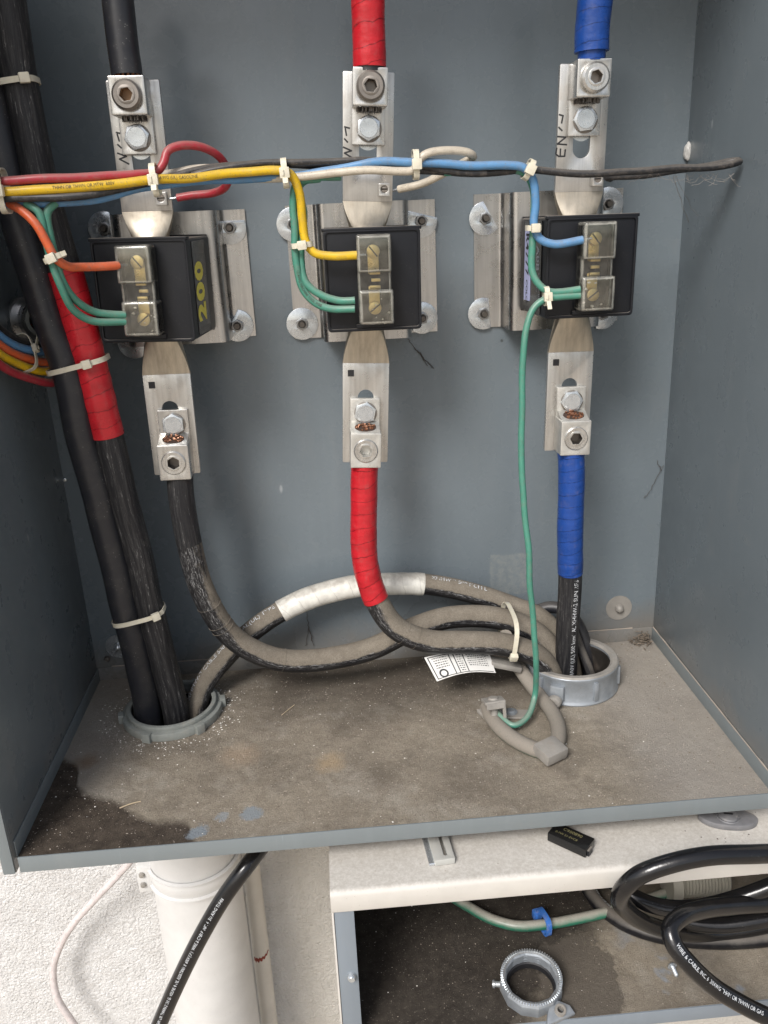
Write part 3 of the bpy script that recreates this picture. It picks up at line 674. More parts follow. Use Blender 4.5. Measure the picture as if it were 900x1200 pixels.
# ---------------------------------------------------------------- mechanical lugs
def lug(bar, upper, label, scr, sock, dirty, seed, bolt_rot=.2, dx=0):
    """frame of the bar: x across, z along the bar, y to the wall"""
    s = 1 if upper else -1
    mb = mat_world(bar); zc = .175 if upper else -.184
    loc = mb @ Vector((dx, -.003, zc)); root = empty('cable_lug', loc, bar.rotation_euler, label=label, cat='cable lug', group='mechanical lugs bolted to the bus bars')
    wd = .0335; hb = .0335 if upper else .039; mat = 'alu_dirty' if dirty else 'alu'
    bl = plate([rrect(wd, hb, .0012, 0, 0), circ(.0112, 28)], .030, .0008, T(0, -.0165, 0) @ FRONT)
    link('lug_block', bl, mat, root, False, 30)
    link('block_base', plate([rrect(wd-.001, hb-.001, .0006)], .003, 0, T(0, -.0018, 0) @ FRONT), mat, root, False)
    tz = -s*(hb/2+.0165)
    link('tongue', plate([rrect(wd-.001, .036, .0008, 0, tz+s*.0015), circ(.005, 12, (0, tz))], .0062, .0005, T(0, -.0034, 0) @ FRONT), mat, root, False, 30)
    if not upper:       # sloping shoulder with strands end
        bm = bmesh.new(); z0, z1 = hb/2-.001, hb/2+.008
        V = [bm.verts.new(p) for p in ((-wd/2+.0012, -.006, z1), (wd/2-.0012, -.006, z1), (wd/2-.0012, -.0300, z0), (-wd/2+.0012, -.0300, z0), (-wd/2+.0012, -.004, z0), (wd/2-.0012, -.004, z0))]
        for f in ((0, 1, 2, 3), (0, 3, 4), (1, 5, 2), (0, 4, 5, 1), (3, 2, 5, 4)): bm.faces.new([V[i] for i in f])
        link('lug_shoulder', from_bm(bm), mat, root, False)
        link('opening_shade_plate', plate([[(.0118*math.cos(t), .0082*math.sin(t)) for t in [2*PI*i/24 for i in range(24)]]], .0006, 0, T(0, -.0180, .0231) @ Matrix.Rotation(D2(20.5), 4, 'X')), 'recess_shade', root, False)  # dark plate painted as the shaded recess behind the strands
    # strand ends
    bm = bmesh.new(); rr = random.Random(seed)
    for i in range(40):
        a = rr.uniform(-.0115, .0115); b = rr.uniform(0, 1)
        if upper: c = (a, -.0075-b*.017*(1-(a/.0125)**2)**.5, -hb/2-.0012); ax = Matrix.Identity(4)
        else:
            u_, v_ = a/.0115, rr.uniform(-1, 1)
            if u_*u_+v_*v_ > 1: continue
            c = (u_*.0105, -.0180-v_*.0068, .0230-v_*.00255+.0006); ax = Matrix.Rotation(D2(20.5), 4, 'X') @ Matrix.Rotation(rr.uniform(-.3, .3), 4, 'Y')
        mm = T(*c) @ ax; r_ = bmesh.ops.create_cone(bm, cap_ends=True, segments=7, radius1=.0013, radius2=.0012, depth=.005 if upper else rr.uniform(.0012, .003), matrix=mm)
    link('copper_strands', from_bm(bm), 'darksteel' if upper else 'copper', root, False, 40)
    # set screw with hexagon socket
    up3 = .0345 if upper else .0325
    r_s = .0135 if upper else .0152
    scw = link('set_screw', lathe([(r_s*.60, up3+.0045), (r_s*.86, up3+.0045), (r_s, up3+.003), (r_s, .030), (r_s*.9, .026)] if upper else
                [(r_s*.55, up3+.0008), (r_s*.80, up3+.001), (r_s*.86, up3+.0002), (r_s*.88, .030), (r_s*.88, .022)], 36, FRONT), scr, root, False, 30)
    ztop = up3+(.0045 if upper else .0008); r_o = r_s*(.62 if upper else .57)
    link('socket_collar', plate([circ(r_o, 36), circ(r_s*.46, 6, ph=seed)], .002, .0002, T(0, -ztop+.0006, 0) @ FRONT), scr, scw, False, 30)
    hx = [(x, y) for x, y in circ(r_s*.46, 6, ph=seed)]
    bm = bmesh.new(); A = [bm.verts.new((x, -ztop+.001, y)) for x, y in hx]; B_ = [bm.verts.new((x*.9, -ztop+.009, y*.9)) for x, y in hx]
    for i in range(6): bm.faces.new((A[i], A[(i+1) % 6], B_[(i+1) % 6], B_[i]))
    bm.faces.new(B_); link('hex_socket', from_bm(bm), sock, scw, False)
    if upper and scr != 'alu': flat_text('TL8ST', .0055, T(0, -.0067, tz+.0135) @ FRONT, 'print_grey', root, 0)
    # hex bolt
    bz = tz-s*.001
    bo = link('hex_bolt', lathe([(0, .0118), (.0088, .0118), (.0096, .0110)], 36, T(0, 0, bz) @ FRONT), 'zinc', root, False, 30)
    link('bolt_flats', plate([circ(.0125, 6, ph=bolt_rot)], .0062, .0007, T(0, -.0084, bz) @ FRONT), 'zinc', bo, False, 30)
    link('lock_washer', plate([circ(.0125, 30), circ(.006, 12)], .0018, .0003, T(0.0006, -.0072, bz-.0006) @ FRONT), 'greysteel', bo, False, 30)
    if upper: link('fender_washer', lathe([(.004, .002), (.0118, .002), (.0118, 0)], 30, T(0, .0048, bz-.008) @ FRONT), 'zinc', root, False, 30)
    return root
lug(B1, True, 'upper left lug with dark rusty socket screw, over the red wire loop', 'greysteel', 'rust', False, 1.2)
lug(B2, True, 'upper middle lug with dark socket screw under the red taped cable', 'greysteel', 'darksteel', False, .9, .5)
lug(B3, True, 'upper right lug with bright socket screw under the blue taped cable', 'alu', 'greysteel', False, .3, .1)
lug(B1, False, 'lower left lug gripping the chalky black cable', 'alu', 'darksteel', False, .5, .52, .003)
lug(B2, False, 'scuffed lower middle lug gripping the red taped cable', 'alu', 'alu_dirty', True, .1, .35, -.001)
lug(B3, False, 'scuffed lower right lug gripping the blue taped cable', 'alu', 'darksteel', True, 1., .1, .001)

# ---------------------------------------------------------------- current transformers
def clear_shell(name, cx, cz, w_, h, d, y0, parent, bev=.003):
    bm = bmesh.new(); vs = bm_box(bm, (cx, y0-d/2, cz), (w_, d, h), bev, 3)
    back = [f for f in bm.faces if f.calc_center_median().y > y0-1e-5]; bmesh.ops.delete(bm, geom=back, context='FACES')
    bmesh.ops.recalc_face_normals(bm, faces=bm.faces[:])
    o = link(name, from_bm(bm), 'clear', parent, False, 50); o.data.materials.append(MT['clear_edge_glint'])
    for p in o.data.polygons:
        if max(abs(c) for c in p.normal) < .995: p.material_index = 1
    md = o.modifiers.new('wall', 'SOLIDIFY'); md.thickness = .0011; md.offset = -1
    return o
def ct(xc, z0, rot, label, w_=.0965, stamp200=False, side_label=False):
    root = empty('current_transformer', (xc, -.045, z0), (0, D2(rot[1]), D2(rot[0])), label=label, cat='current transformer', group='black current transformers')
    H = .0985; dp = .094
    box('housing', (0, -dp/2-.002, H/2), (w_, dp, H), 'housing', root, .0035, 3)
    box('back_plate', (0, -.0015, H/2), (w_-.004, .002, H+.003), 'housing', root, .0008, 2)
    # raised rim with recessed front panel
    link('front_rim', plate([rrect(w_+.001, H+.001, .004, 0, H/2), rrect(w_-.004, H-.005, .003, 0, H/2)], .0022, .0006, T(0, -dp-.0028, 0) @ FRONT), 'housing', root, False, 40)
    link('top_ledge', plate([rrect(w_+.004, .009, .002, 0, 0)], .0035, .0008, T(0, -dp+.0005, H+.0005)), 'housing', root, False, 40)
    link('front_notch', plate([rrect(.038, .004, .0008, 0, .005)], .0035, .0005, T(0, -dp-.0042, 0) @ FRONT), 'housing', root, False, 40)
    yf = -dp-.003
    box('terminal_base', (0, yf-.0015, H/2), (.031, .004, H-.012), 'housing', root, .0008)
    # brass terminals
    for z, sl, k in ((H*.79, .9, 1), (H*.235, -.65, -1)):
        box('brass_strip', (0, yf-.0042, z-k*.009), (.011, .0014, .024), 'brass', root, .0003)
        box('brass_clip', (.001, yf-.0062, z-k*.0205), (.0105, .0055, .0032), 'brass', root, .0006)
        t_ = link('terminal_screw', plate([circ(.0066, 28)], .0028, .0007, T(0, yf-.0085, z) @ FRONT), 'brass', root, False, 30)
        bm = bmesh.new(); bm_box(bm, (0, 0, 0), (.0125, .0006, .0014), 0, 1, T(0, yf-.0101, z) @ Matrix.Rotation(sl, 4, 'Y')); link('screw_slot', from_bm(bm), 'print_dark', t_, False)
        link('screw_shank', lathe([(.004, .009), (.004, .002)], 16, T(0, yf, z) @ FRONT), 'brass', t_, False)
    box('link_clip', (.002, yf-.005, H*.51), (.009, .003, .003), 'brass', root, .0004)
    # clear covers
    cv = clear_shell('terminal_cover', 0, H*.515, .0335, H*.86, .016, yf-.0008, root, .0025)
    clear_shell('upper_cover_dome', 0, H*.775, .0340, .036, .022, yf-.001, root)
    clear_shell('lower_cover_dome', .0008, H*.255, .0345, .034, .022, yf-.001, root)
    # pale chips caught inside
    rr = random.Random(int(xc*1000)); bm = bmesh.new()
    for i in range(9):
        x, z, s = rr.uniform(-.013, .014), H*.235+rr.uniform(-.013, .014), rr.uniform(.0005, .0016)
        if i < 3: z = H*.09+rr.uniform(0, .002)
        p = [bm.verts.new((x+s*math.cos(a+i)*1.4, yf-.016-.003*rr.random(), z+s*math.sin(a+i))) for a in (0, 1.7, 3.3, 4.9)]; bm.faces.new(p)
    link('wax_chips', from_bm(bm), 'flake', root, False)
    hx = w_/2
    if stamp200:
        link('side_label', plate([rrect(.050, .092, .002)], .0006, 0, T(hx+.0004, -.054, H/2) @ Matrix.Rotation(PI/2, 4, 'Z') @ FRONT), 'label_black', root, False)
        Mt = T(hx+.0009, -.060, H*.46) @ Matrix.Rotation(PI/2, 4, 'Z') @ FRONT @ Matrix.Rotation(PI/2, 4, 'Z')
        flat_text('200', .027, Mt @ Matrix.Diagonal((1.28, 1.55, 1, 1)), 'print_yellow', root, .0015, spacing=1.18)
    if side_label:
        link('side_label', plate([rrect(.060, .094, .003)], .0008, 0, T(-hx-.0006, -.050, H/2) @ Matrix.Rotation(-PI/2, 4, 'Z') @ FRONT), 'label_black', root, False)
        link('white_strip', plate([rrect(.021, .076, .001)], .0006, 0, T(-hx-.0013, -.034, H*.52) @ Matrix.Rotation(-PI/2, 4, 'Z') @ FRONT), 'label_lav', root, False)
        F = T(-hx-.0018, -.034, H*.52) @ Matrix.Rotation(-PI/2, 4, 'Z') @ FRONT @ Matrix.Rotation(-PI/2, 4, 'Z')
        flat_text('R4777', .015, F @ T(-.010, .0, 0) @ Matrix.Diagonal((1, 1, 1, 1)), 'ink', root, .0004, spacing=1.15)
        flat_text('COLO.', .0085, F @ T(.029, .0, 0), 'ink', root, .0002)
        F2 = T(-hx-.0012, -.070, H*.52) @ Matrix.Rotation(-PI/2, 4, 'Z') @ FRONT @ Matrix.Rotation(-PI/2, 4, 'Z')
        flat_text('ABB', .014, F2 @ T(-.008, 0, 0), 'print_grey', root, .0004)
        flat_text('600 V  60 Hz', .005, F2 @ T(.02, .006, 0), 'print_grey', root); flat_text('RF 4.0', .005, F2 @ T(.02, -.002, 0), 'print_grey', root)
    return root
ct(.1662, .448, (-6.5, 1.2), 'black transformer marked 200 in yellow, fed by the orange wire', .0945, stamp200=True)
ct(.3838, .4475, (.8, .6), 'middle black transformer fed by the yellow wire', .0955)
ct(.6025, .4495, (3.5, .6), 'right black transformer with a pale side label, fed by the blue wire', .0935, side_label=True)

# ---------------------------------------------------------------- power cables
def cable(label, pts, r, mat='cable', tape=None, ref=(0, -1, .25), print_=None, cat='cable', group='heavy black power cables', name='power_cable', seg=22, copper=None):
    P = Path(PT(pts), .004, ref, .0016, 14)
    root = empty(name, P.P[0], label=label, cat=cat, group=group)
    tube('jacket', P, r, mat, root, seg=seg)
    for (tm, a, b, dr) in (tape or []):
        s0 = P.near(at(*a[:2], y=a[2])) if isinstance(a, tuple) else a; s1 = P.near(at(*b[:2], y=b[2])) if isinstance(b, tuple) else b
        s0, s1 = min(s0, s1), max(s0, s1)
        tube('tape', P, r+dr, tm, root, s0, s1, seg=seg, step=.003, rf=lambda d: 1+.03*mnoise.noise(Vector((d*90, r*100, 0))))
    return root, P
Lb = 'thick black cable'
# top entries
def strands(root, c, ax, r, n=14):
    bm = bmesh.new()
    for i in range(n):
        a = 2*PI*i/n; m_ = T(c.x+r*math.cos(a), c.y+r*math.sin(a), c.z) @ Matrix.Rotation(.12, 4, 'Y'); bmesh.ops.create_cone(bm, cap_ends=True, segments=6, radius1=.0014, radius2=.0014, depth=.012, matrix=m_)
    link('copper_strands', from_bm(bm), 'copper', root, True, 40)
def straight_in(label, pts, r, mat, tape=None):
    root, P = cable(label, pts, r, mat, tape); return root, P
yb = -.117
r_, P_ = cable('bare black cable entering the upper left lug', [(128, -60, yb), (138, 0, yb), (149, 88, yb)], .0145, 'cable'); 
e = P_.P[-1]; strands(r_, Vector((e.x, e.y, e.z-.004)), None, .0105)
tube_text('600V (UL) 500 kcmil AL XHHW-2 SUN RES', P_, P_.L, .0145, .007, -1.15, 'print_dark', r_, rev=True)
r_, P_ = cable('red taped cable entering the upper middle lug', [(430, -60, yb), (431, 0, yb), (433, 84, yb)], .0145, 'cable', [('t_red', 0, .0, .001)][:0]+[('t_red', (430, -55, yb), (433, 80, yb), .0014)])
e = P_.P[-1]; strands(r_, Vector((e.x, e.y, e.z-.004)), None, .0105)
r_, P_ = cable('blue taped cable entering the upper right lug', [(703, -60, yb), (698, 0, yb), (694, 40, yb), (693, 72, yb)], .0135, 't_blue', [('t_blue', (703, -55, yb), (693, 61, yb), .0032)])
# lower runs
r_, P_ = cable('dusty black cable curving from the lower left lug to the right hub', [(211, 552, -.113), (213, 585, -.113), (222, 640, -.112), (240, 698, -.108), (270, 744, -.10), (315, 770, -.09), (370, 774, -.085), (430, 762, -.08), (480, 738, -.075), (530, 724, -.07), (585, 724, -.072), (628, 742, -.082), (650, 768, -.094), (660, 795, -.10), (668, 850, -.10)], .0142, 'cable_dusty')
tube('chalky_length', P_, .01435, 'cable_chalk', r_, 0, .085, seg=22)
for px, py in ((257, 728), (262, 732), (335, 773), (245, 705)):
    s = P_.near(at(px, py, y=-.10)); tube('jacket_crease', P_, .01475, 'cable_dusty', r_, s, s+.0012, seg=22, step=.0005)
BLACKP = P_
r_, P_ = cable('red taped cable curving from the lower middle lug to the right hub', [(428, 538, -.113), (426, 570, -.113), (426, 620, -.113), (430, 665, -.114), (442, 706, -.117), (463, 735, -.119), (500, 751, -.119), (550, 753, -.118), (598, 757, -.117), (632, 770, -.118), (646, 792, -.117), (656, 850, -.113)], .0142, 'cable_dusty', [('t_red', (428, 540, -.113), (440, 703, -.115), .0012)])
for px, py in ((487, 748), (474, 742)):
    s = P_.near(at(px, py, y=-.12)); tube('jacket_crease', P_, .01475, 'cable_dusty', r_, s, s+.0012, seg=22, step=.0005)
REDP = P_
r_, P_ = cable('white taped cable arching across the back between the two hubs', [(215, 880, -.09), (228, 835, -.085), (238, 805, -.075), (262, 772, -.062), (300, 736, -.055), (345, 708, -.042), (400, 690, -.036), (455, 684, -.034), (510, 686, -.034), (560, 697, -.038), (600, 710, -.042), (632, 724, -.052), (655, 748, -.065), (668, 780, -.078), (676, 850, -.085)], .0135, 'cable_dusty', [('t_white', (330, 716, -.045), (498, 685, -.034), .001)])
tube_text('XHHW-2 CABLE 500 KCMIL AL', P_, P_.near(at(232, 820, y=-.08)), .0135, .0085, .95, 'print_white', r_, wear=.3)
tube_text('(UL) TYPE', P_, P_.near(at(300, 738, y=-.055)), .0135, .0085, .95, 'print_white', r_, wear=.3)
tube_text('XHHW-2 500 KCMIL', P_, P_.near(at(505, 686, y=-.034)), .0135, .008, .95, 'print_white', r_, wear=.45)
r_, P_ = cable('blue taped cable dropping straight into the right hub', [(669, 525, -.113), (669, 600, -.118), (668, 670, -.118), (665, 740, -.112), (663, 790, -.102), (662, 860, -.098)], .0140, 'cable_chalk', [('t_blue', (669, 527, -.113), (668, 671, -.118), .0012)])
tube_text('600V (UL) 500 kcmil AL XHHW-2 SUN RES', P_, P_.near(at(664, 785, y=-.105)), .0140, .0075, .25, 'print_white', r_, rev=True, wear=.1)
cable('thin dusty cable behind the white taped one, looping into the right hub', [(628, 716, -.03), (645, 712, -.035), (665, 718, -.045), (682, 742, -.055), (690, 780, -.065), (692, 860, -.07)], .0080, 'cable')
cable('thin grey cable leaning inside the right hub', [(668, 725, -.075), (680, 760, -.085), (692, 788, -.095), (704, 840, -.10)], .0055, 'cable_chalk')
# big pair at the left and the one between them
r_, P_ = cable('front left thick cable of the pair running down to the left hub', [(-45, -60, -.13), (-25, 50, -.13), (10, 213, -.132), (50, 356, -.132), (78, 433, -.131), (98, 522, -.128), (126, 630, -.123), (148, 718, -.118), (167, 800, -.110), (172, 830, -.107), (180, 900, -.105)], .0160, 'cable')
r_, P_ = cable('second thick cable of the left pair, wrapped in red tape', [(-2, -60, -.125), (10, 10, -.126), (26, 107, -.127), (47, 213, -.128), (87, 356, -.127), (107, 433, -.126), (129, 522, -.123), (154, 620, -.118), (177, 718, -.113), (198, 800, -.106), (205, 830, -.103), (214, 900, -.100)], .0162, 'cable_chalk', [('t_red', (77, 318, -.128), (126, 512, -.123), .0012)])
cable('dark cable tucked behind the left pair', [(-10, -60, -.088), (12, 50, -.090), (42, 213, -.094), (88, 400, -.095), (120, 560, -.093), (155, 700, -.088), (184, 800, -.080), (196, 900, -.085)], .0140, 'cable')

# ---------------------------------------------------------------- harness wires
WG = 'thin coloured meter wires'
def wire(label, pts, mat, r=.0044, cat='wire', group=WG, text=None, name='wire', ref=(0, -1, .25), tmat='print_dark'):
    P = Path(PT(pts), .0035, ref, .0016, 22); root = empty(name, P.P[0], label=label, cat=cat, group=group)
    tube('insulation', P, r, mat, root, seg=12, step=.0035)
    if text:
        for t_, pt, rev in text: tube_text(t_, P, P.near(at(pt[0], pt[1], y=pt[2])), r, r*.95, .0, tmat, root, rev=rev, stretch=.9)
    return root, P
def lead(root, P, end=True):
    a = P.P[-1] if end else P.P[0]; d = P.T[-1] if end else -P.T[0]
    q = Path([a-d*.001, a+d*.004, a+d*.009], .002); tube('bare_end', q, .0013, 'zinc', root, seg=8, step=.002)
TAPS = [mat_world(b) @ Vector((.0165+.0066, -.0075, .0842)) for b in (B1, B2, B3)]
YH = -.165
r_, P_ = wire('red wire looping up and back to the left tap lug', [(-30, 214, -.205), (50, 210, -.205), (110, 207, -.195), (160, 204, -.185), (184, 201, -.178), (192, 190, -.175), (196, 177, -.172), (208, 171, -.168), (230, 171, -.160), (250, 178, -.150), (262, 189, -.140), (267, 204, -.130), (265, 217, -.122), (250, 225, -.112), (225, 229, -.105), TAPS[0]+Vector((.009, 0, 0))], 'w_red', .0039); lead(r_, P_)
r_, P_ = wire('yellow wire along the harness down to the middle transformer', [(-30, 224, -.207), (40, 223, -.207), (100, 219, -.20), (160, 213, -.19), (220, 209, -.178), (270, 203, -.168), (320, 199, -.165), (340, 204, -.164), (351, 225, -.160), (354, 255, -.157), (357, 282, -.157), (368, 296, -.158), (390, 300, -.158), (418, 299, -.158)], 'w_yel', .0042, text=[('THHN OR THWN OR MTW  600V', (60, 222, -.205), False), ('12 AWG (UL) GASOLINE', (180, 211, -.185), False)]); lead(r_, P_)
r_, P_ = wire('black wire of the harness running right into the long loop', [(-30, 232, -.207), (60, 232, -.205), (110, 227, -.197), (160, 217, -.18), (200, 208, -.17), (235, 199, -.163), (270, 194, -.157), (330, 193, -.155), (380, 194, -.150), (430, 196, -.150), (480, 199, -.150), (540, 202, -.150), (590, 202, -.150), (622, 199, -.149), (680, 204, -.150), (720, 201, -.150), (750, 201, -.149), (790, 197, -.148), (830, 196, -.148), (858, 193, -.147), (867, 190, -.143), (858, 190, -.138), (820, 196, -.135), (780, 201, -.13), (740, 206, -.12), (712, 208, -.112), TAPS[2]+Vector((.008, 0, 0))], 'w_blk', .0036); lead(r_, P_)
wire('grey black wire lying on top of the harness in the middle', [(225, 206, -.168), (262, 196, -.166), (310, 191, -.162), (370, 190, -.160), (430, 188, -.158), (480, 193, -.155), (520, 200, -.155), (570, 203, -.154)], 'w_blk', .0032)
r_, P_ = wire('light blue wire along the harness to the right transformer', [(-30, 238, -.195), (60, 238, -.193), (120, 231, -.186), (165, 221, -.176), (210, 214, -.17), (280, 209, -.158), (340, 207, -.157), (385, 200, -.158), (430, 192, -.160), (480, 190, -.160), (540, 193, -.158), (595, 194, -.157), (615, 198, -.156), (625, 212, -.155), (627, 240, -.154), (625, 262, -.154), (632, 279, -.156), (650, 286, -.158), (683, 281, -.160)], 'w_blu', .0041); lead(r_, P_)
r_, P_ = wire('white wire looping beside the middle tap lug', [(150, 208, -.165), (200, 203, -.160), (230, 198, -.158), (265, 199, -.152), (300, 209, -.155), (340, 208, -.158), (385, 203, -.161), (430, 200, -.163), (470, 200, -.163), (485, 198, -.163), (490, 188, -.164), (500, 180, -.164), (525, 177, -.160), (548, 179, -.155), (555, 184, -.147), (545, 190, -.138), (527, 200, -.128), (500, 212, -.118), (478, 219, -.110), TAPS[1]+Vector((.009, 0, 0))], 'w_wht', .0039); lead(r_, P_)
r_, P_ = wire('orange wire dropping to the left transformer', [(10, 238, -.195), (25, 246, -.20), (42, 262, -.205), (55, 285, -.205), (64, 301, -.203), (78, 311, -.195), (100, 313, -.18), (139, 311, -.160)], 'w_org', .0041); lead(r_, P_)
wire('outer green wire from harness to the left transformer', [(30, 238, -.198), (45, 248, -.20), (53, 275, -.20), (60, 305, -.20), (70, 335, -.20), (85, 362, -.19), (110, 376, -.175), (147, 377, -.160)], 'w_grn', .0037)
wire('inner green wire from harness to the left transformer', [(66, 237, -.195), (56, 248, -.197), (58, 275, -.197), (66, 305, -.197), (75, 330, -.195), (90, 353, -.185), (112, 367, -.172), (147, 369, -.160)], 'w_grn', .0037)
wire('inner green wire beside the yellow one at the middle transformer', [(400, 207, -.155), (365, 209, -.152), (351, 218, -.150), (356, 250, -.150), (352, 300, -.150), (357, 328, -.152), (372, 343, -.154), (395, 352, -.156), (416, 352, -.158)], 'w_grn', .0037)
wire('outer green wire at the middle transformer with printing on it', [(375, 209, -.152), (348, 215, -.155), (343, 240, -.154), (346, 270, -.153), (348, 310, -.153), (354, 338, -.153), (370, 355, -.154), (392, 363, -.156), (416, 362, -.158)], 'w_grn', .0037, text=[('12 AWG MACHINE TOOL WIRE', (349, 315, -.153), False)])
wire('green wire hidden under the blue one at the right transformer', [(520, 202, -.150), (590, 199, -.148), (615, 203, -.149), (625, 220, -.148), (625, 262, -.148), (623, 290, -.150), (624, 318, -.152), (633, 334, -.155), (645, 342, -.158), (680, 339, -.160)], 'w_grn', .0037)
r_, P_ = wire('long green wire hanging from the right transformer to the ground lug', [(680, 346, -.160), (655, 348, -.160), (640, 350, -.160), (626, 360, -.160), (617, 385, -.162), (613, 420, -.165), (612, 470, -.167), (611, 540, -.170), (615, 600, -.175), (620, 660, -.18), (624, 720, -.175), (628, 775, -.175), (627, 815, 'z', .012), (616, 842, 'z', -.001), (602, 850, 'z', -.003), (587, 840, 'z', .000), (576, 826, 'z', .004)], 'w_grn', .0035)
# wires coiled in the left nipple
nip = at(34, 382, y=-.105)
cw = at(30, 374, x=0.010)
nroot = empty('conduit_nipple', cw, label='grey threaded conduit nipple in the left side wall', cat='conduit fitting')
My = T(cw.x, cw.y, cw.z) @ Matrix.Rotation(D2(-38), 4, 'Z') @ Matrix.Rotation(PI/2, 4, 'Y')
def nipple():
    pr = [(.017, -.005), (.0235, -.005), (.0235, .002), (.021, .003)]
    for i in range(4): pr += [(.0205, .004+i*.0045), (.0225, .0062+i*.0045)]
    pr += [(.0205, .023), (.0165, .023), (.0150, .021), (.0150, -.005)]
    return lathe(pr, 36, My)
link('threaded_body', nipple(), 'nut', nroot, True, 40)
link('insulating_throat', lathe([(.0165, .0232), (.0175, .026), (.0135, .0265), (.0115, .023), (.0115, .0)], 32, My), 'duct', nroot, True, 40)
def coilw(label, off, mat):
    c0 = cw+Vector((.004, 0, 0)); a, b = off
    pts = [c0+Vector((-.02, .002*a, 0)), c0+Vector((.012, -.004+.002*a, -.002-.002*b)), c0+Vector((.030, -.010, -.010-.004*b)), c0+Vector((.034+.004*a, -.022, -.026-.0055*b)),
           c0+Vector((.022+.003*a, -.044, -.030-.007*b)), c0+Vector((.004+.002*a, -.075, -.016-.0075*b)), c0+Vector((-.004+.001*a, -.11, .008-.008*b)), c0+Vector((-.002, -.15, .045-.008*b)), c0+Vector((.01, -.19, .09-.006*b))]
    for p_ in pts[1:]: p_.x = max(p_.x, .007)
    wire(label, pts, mat, .0044, group='coloured wires bunched at the side nipple')
coilw('blue wire bunched at the side nipple, innermost of the bunch', (0, 0), 'w_blu'); coilw('orange wire bunched at the side nipple', (1, 1.5), 'w_org'); coilw('yellow wire bunched at the side nipple', (2, 3), 'w_yel')
coilw('red wire bunched at the side nipple, outermost of the bunch', (3, 4.6), 'w_red'); coilw('grey wire inside the bunch at the side nipple', (-1.5, -1.2), 'w_blk')
tie(cw+Vector((.012, -.062, -.028)), (-.15, -.85, .45), .012, .020, 'white cable tie round the coloured bunch at the side nipple', .0045, head_ang=0, tail=.02)
# ties
tie(at(182, 211, y=-.182), (1, 0, .06), .0135, .009, 'pale cable tie on the harness just above the left tap lug', .0055)
tie(at(4, 224, y=-.203), (1, 0, .0), .018, .011, 'cable tie on the harness at the left frame edge', .0055)
tie(at(64, 302, y=-.20), (.35, 0, -1), .0085, .0085, 'cable tie joining the orange and green wires', .005, tail=.01)
tie(at(334, 203, y=-.160), (1, 0, .05), .0125, .009, 'cable tie on the harness where the yellow wire turns down', .0055)
tie(at(354, 287, y=-.155), (.08, 0, -1), .0095, .0075, 'cable tie joining the yellow and green wires', .005, tail=.006)
tie(at(487, 193, y=-.160), (1, 0, .0), .0125, .009, 'cable tie at the foot of the white wire loop', .0055)
tie(at(619, 199, y=-.154), (1, 0, -.5), .009, .008, 'cable tie where the blue wire turns down', .0055)
tie(at(625, 267, y=-.152), (0, 0, -1), .0065, .0075, 'cable tie on the blue and green wires beside the right label', .005, tail=.0)
tie(at(640, 347, y=-.159), (1, 0, .05), .0085, .0055, 'cable tie where two green wires part at the right transformer', .005, tail=.009)
tie(at(20, 97, y=-.127), (.1, 0, -1), .0185, .0185, 'white cable tie round the left cables near the top', .0052, head_ang=D2(-62), tail=.0)
tie(at(92, 427, y=-.128), (.2, 0, -1), .0310, .0200, 'white cable tie round the red taped and black cables', .0052, head_ang=D2(-75), tail=.0)
tie(at(163, 720, y=-.115), (.2, 0, -1), .0300, .0200, 'white cable tie round the two thick cables above the left hub', .0052, head_ang=D2(-52), tail=.008)
tie(at(596, 738, y=-.095), (1, 0, -.12), .0265, .040, 'yellowed cable tie strapping the dusty cables together', .0055, 'tie', head_ang=D2(-115), tail=.008)

# ---------------------------------------------------------------- hubs
def hub_right():
    cx, cy = HUBR; root = empty('conduit_hub', (cx, cy, FZ), label='large cast hub ring with side screw around the right cables', cat='conduit hub')
    M0 = T(cx, cy, FZ) @ Matrix.Diagonal((1.12, 1.08, 1.0, 1))
    prof = [(.0512, 0), (.0522, .002), (.0515, .004), (.0505, .006), (.0505, .031), (.0515, .033), (.0515, .036), (.0495, .0385), (.0445, .0385), (.0425, .036), (.0425, -.02), (.0445, -.02), (.0445, 0)]
    link('ring_body', lathe(prof, 64, M0, True), 'cast', root, True, 35)
    link('dusty_rim', lathe([(.0420, .0362), (.0447, .0392), (.0497, .0392), (.0512, .0372)], 64, M0), 'castdusty', root, True, 35)
    for a in (-75, -20, 40, 100, 160, 215):
        A = D2(a); Mr = M0 @ Matrix.Rotation(A, 4, 'Z'); bm = bmesh.new(); bm_box(bm, (.0515, 0, .019), (.004, .005, .024), .001, 2, Mr); link('rib', from_bm(bm), 'cast', root, True, 35)
    A = D2(-122); Mr = M0 @ Matrix.Rotation(A, 4, 'Z')
    bm = bmesh.new(); bm_box(bm, (.052, 0, .018), (.008, .016, .020), .003, 2, Mr); link('screw_boss', from_bm(bm), 'cast', root, True, 35)
    Ms = Mr @ T(.056, 0, .011) @ Matrix.Rotation(PI/2, 4, 'Y')
    s_ = link('clamp_screw', lathe([(0, .0105), (.0065, .010), (.0075, .0085), (.0075, .003), (.004, .002), (.004, -.002)], 24, Ms), 'castdusty', root, True, 35)
    bm = bmesh.new(); bm_box(bm, (0, 0, .0104), (.013, .0014, .0006), 0, 1, Ms @ Matrix.Rotation(.6, 4, 'Z')); link('screw_slot', from_bm(bm), 'print_dark', s_, True)
    link('dark_liner', lathe([(.0423, .033), (.0418, .031), (.0418, -.018)], 48, M0), 'darksteel', root, True, 35)
hub_right()
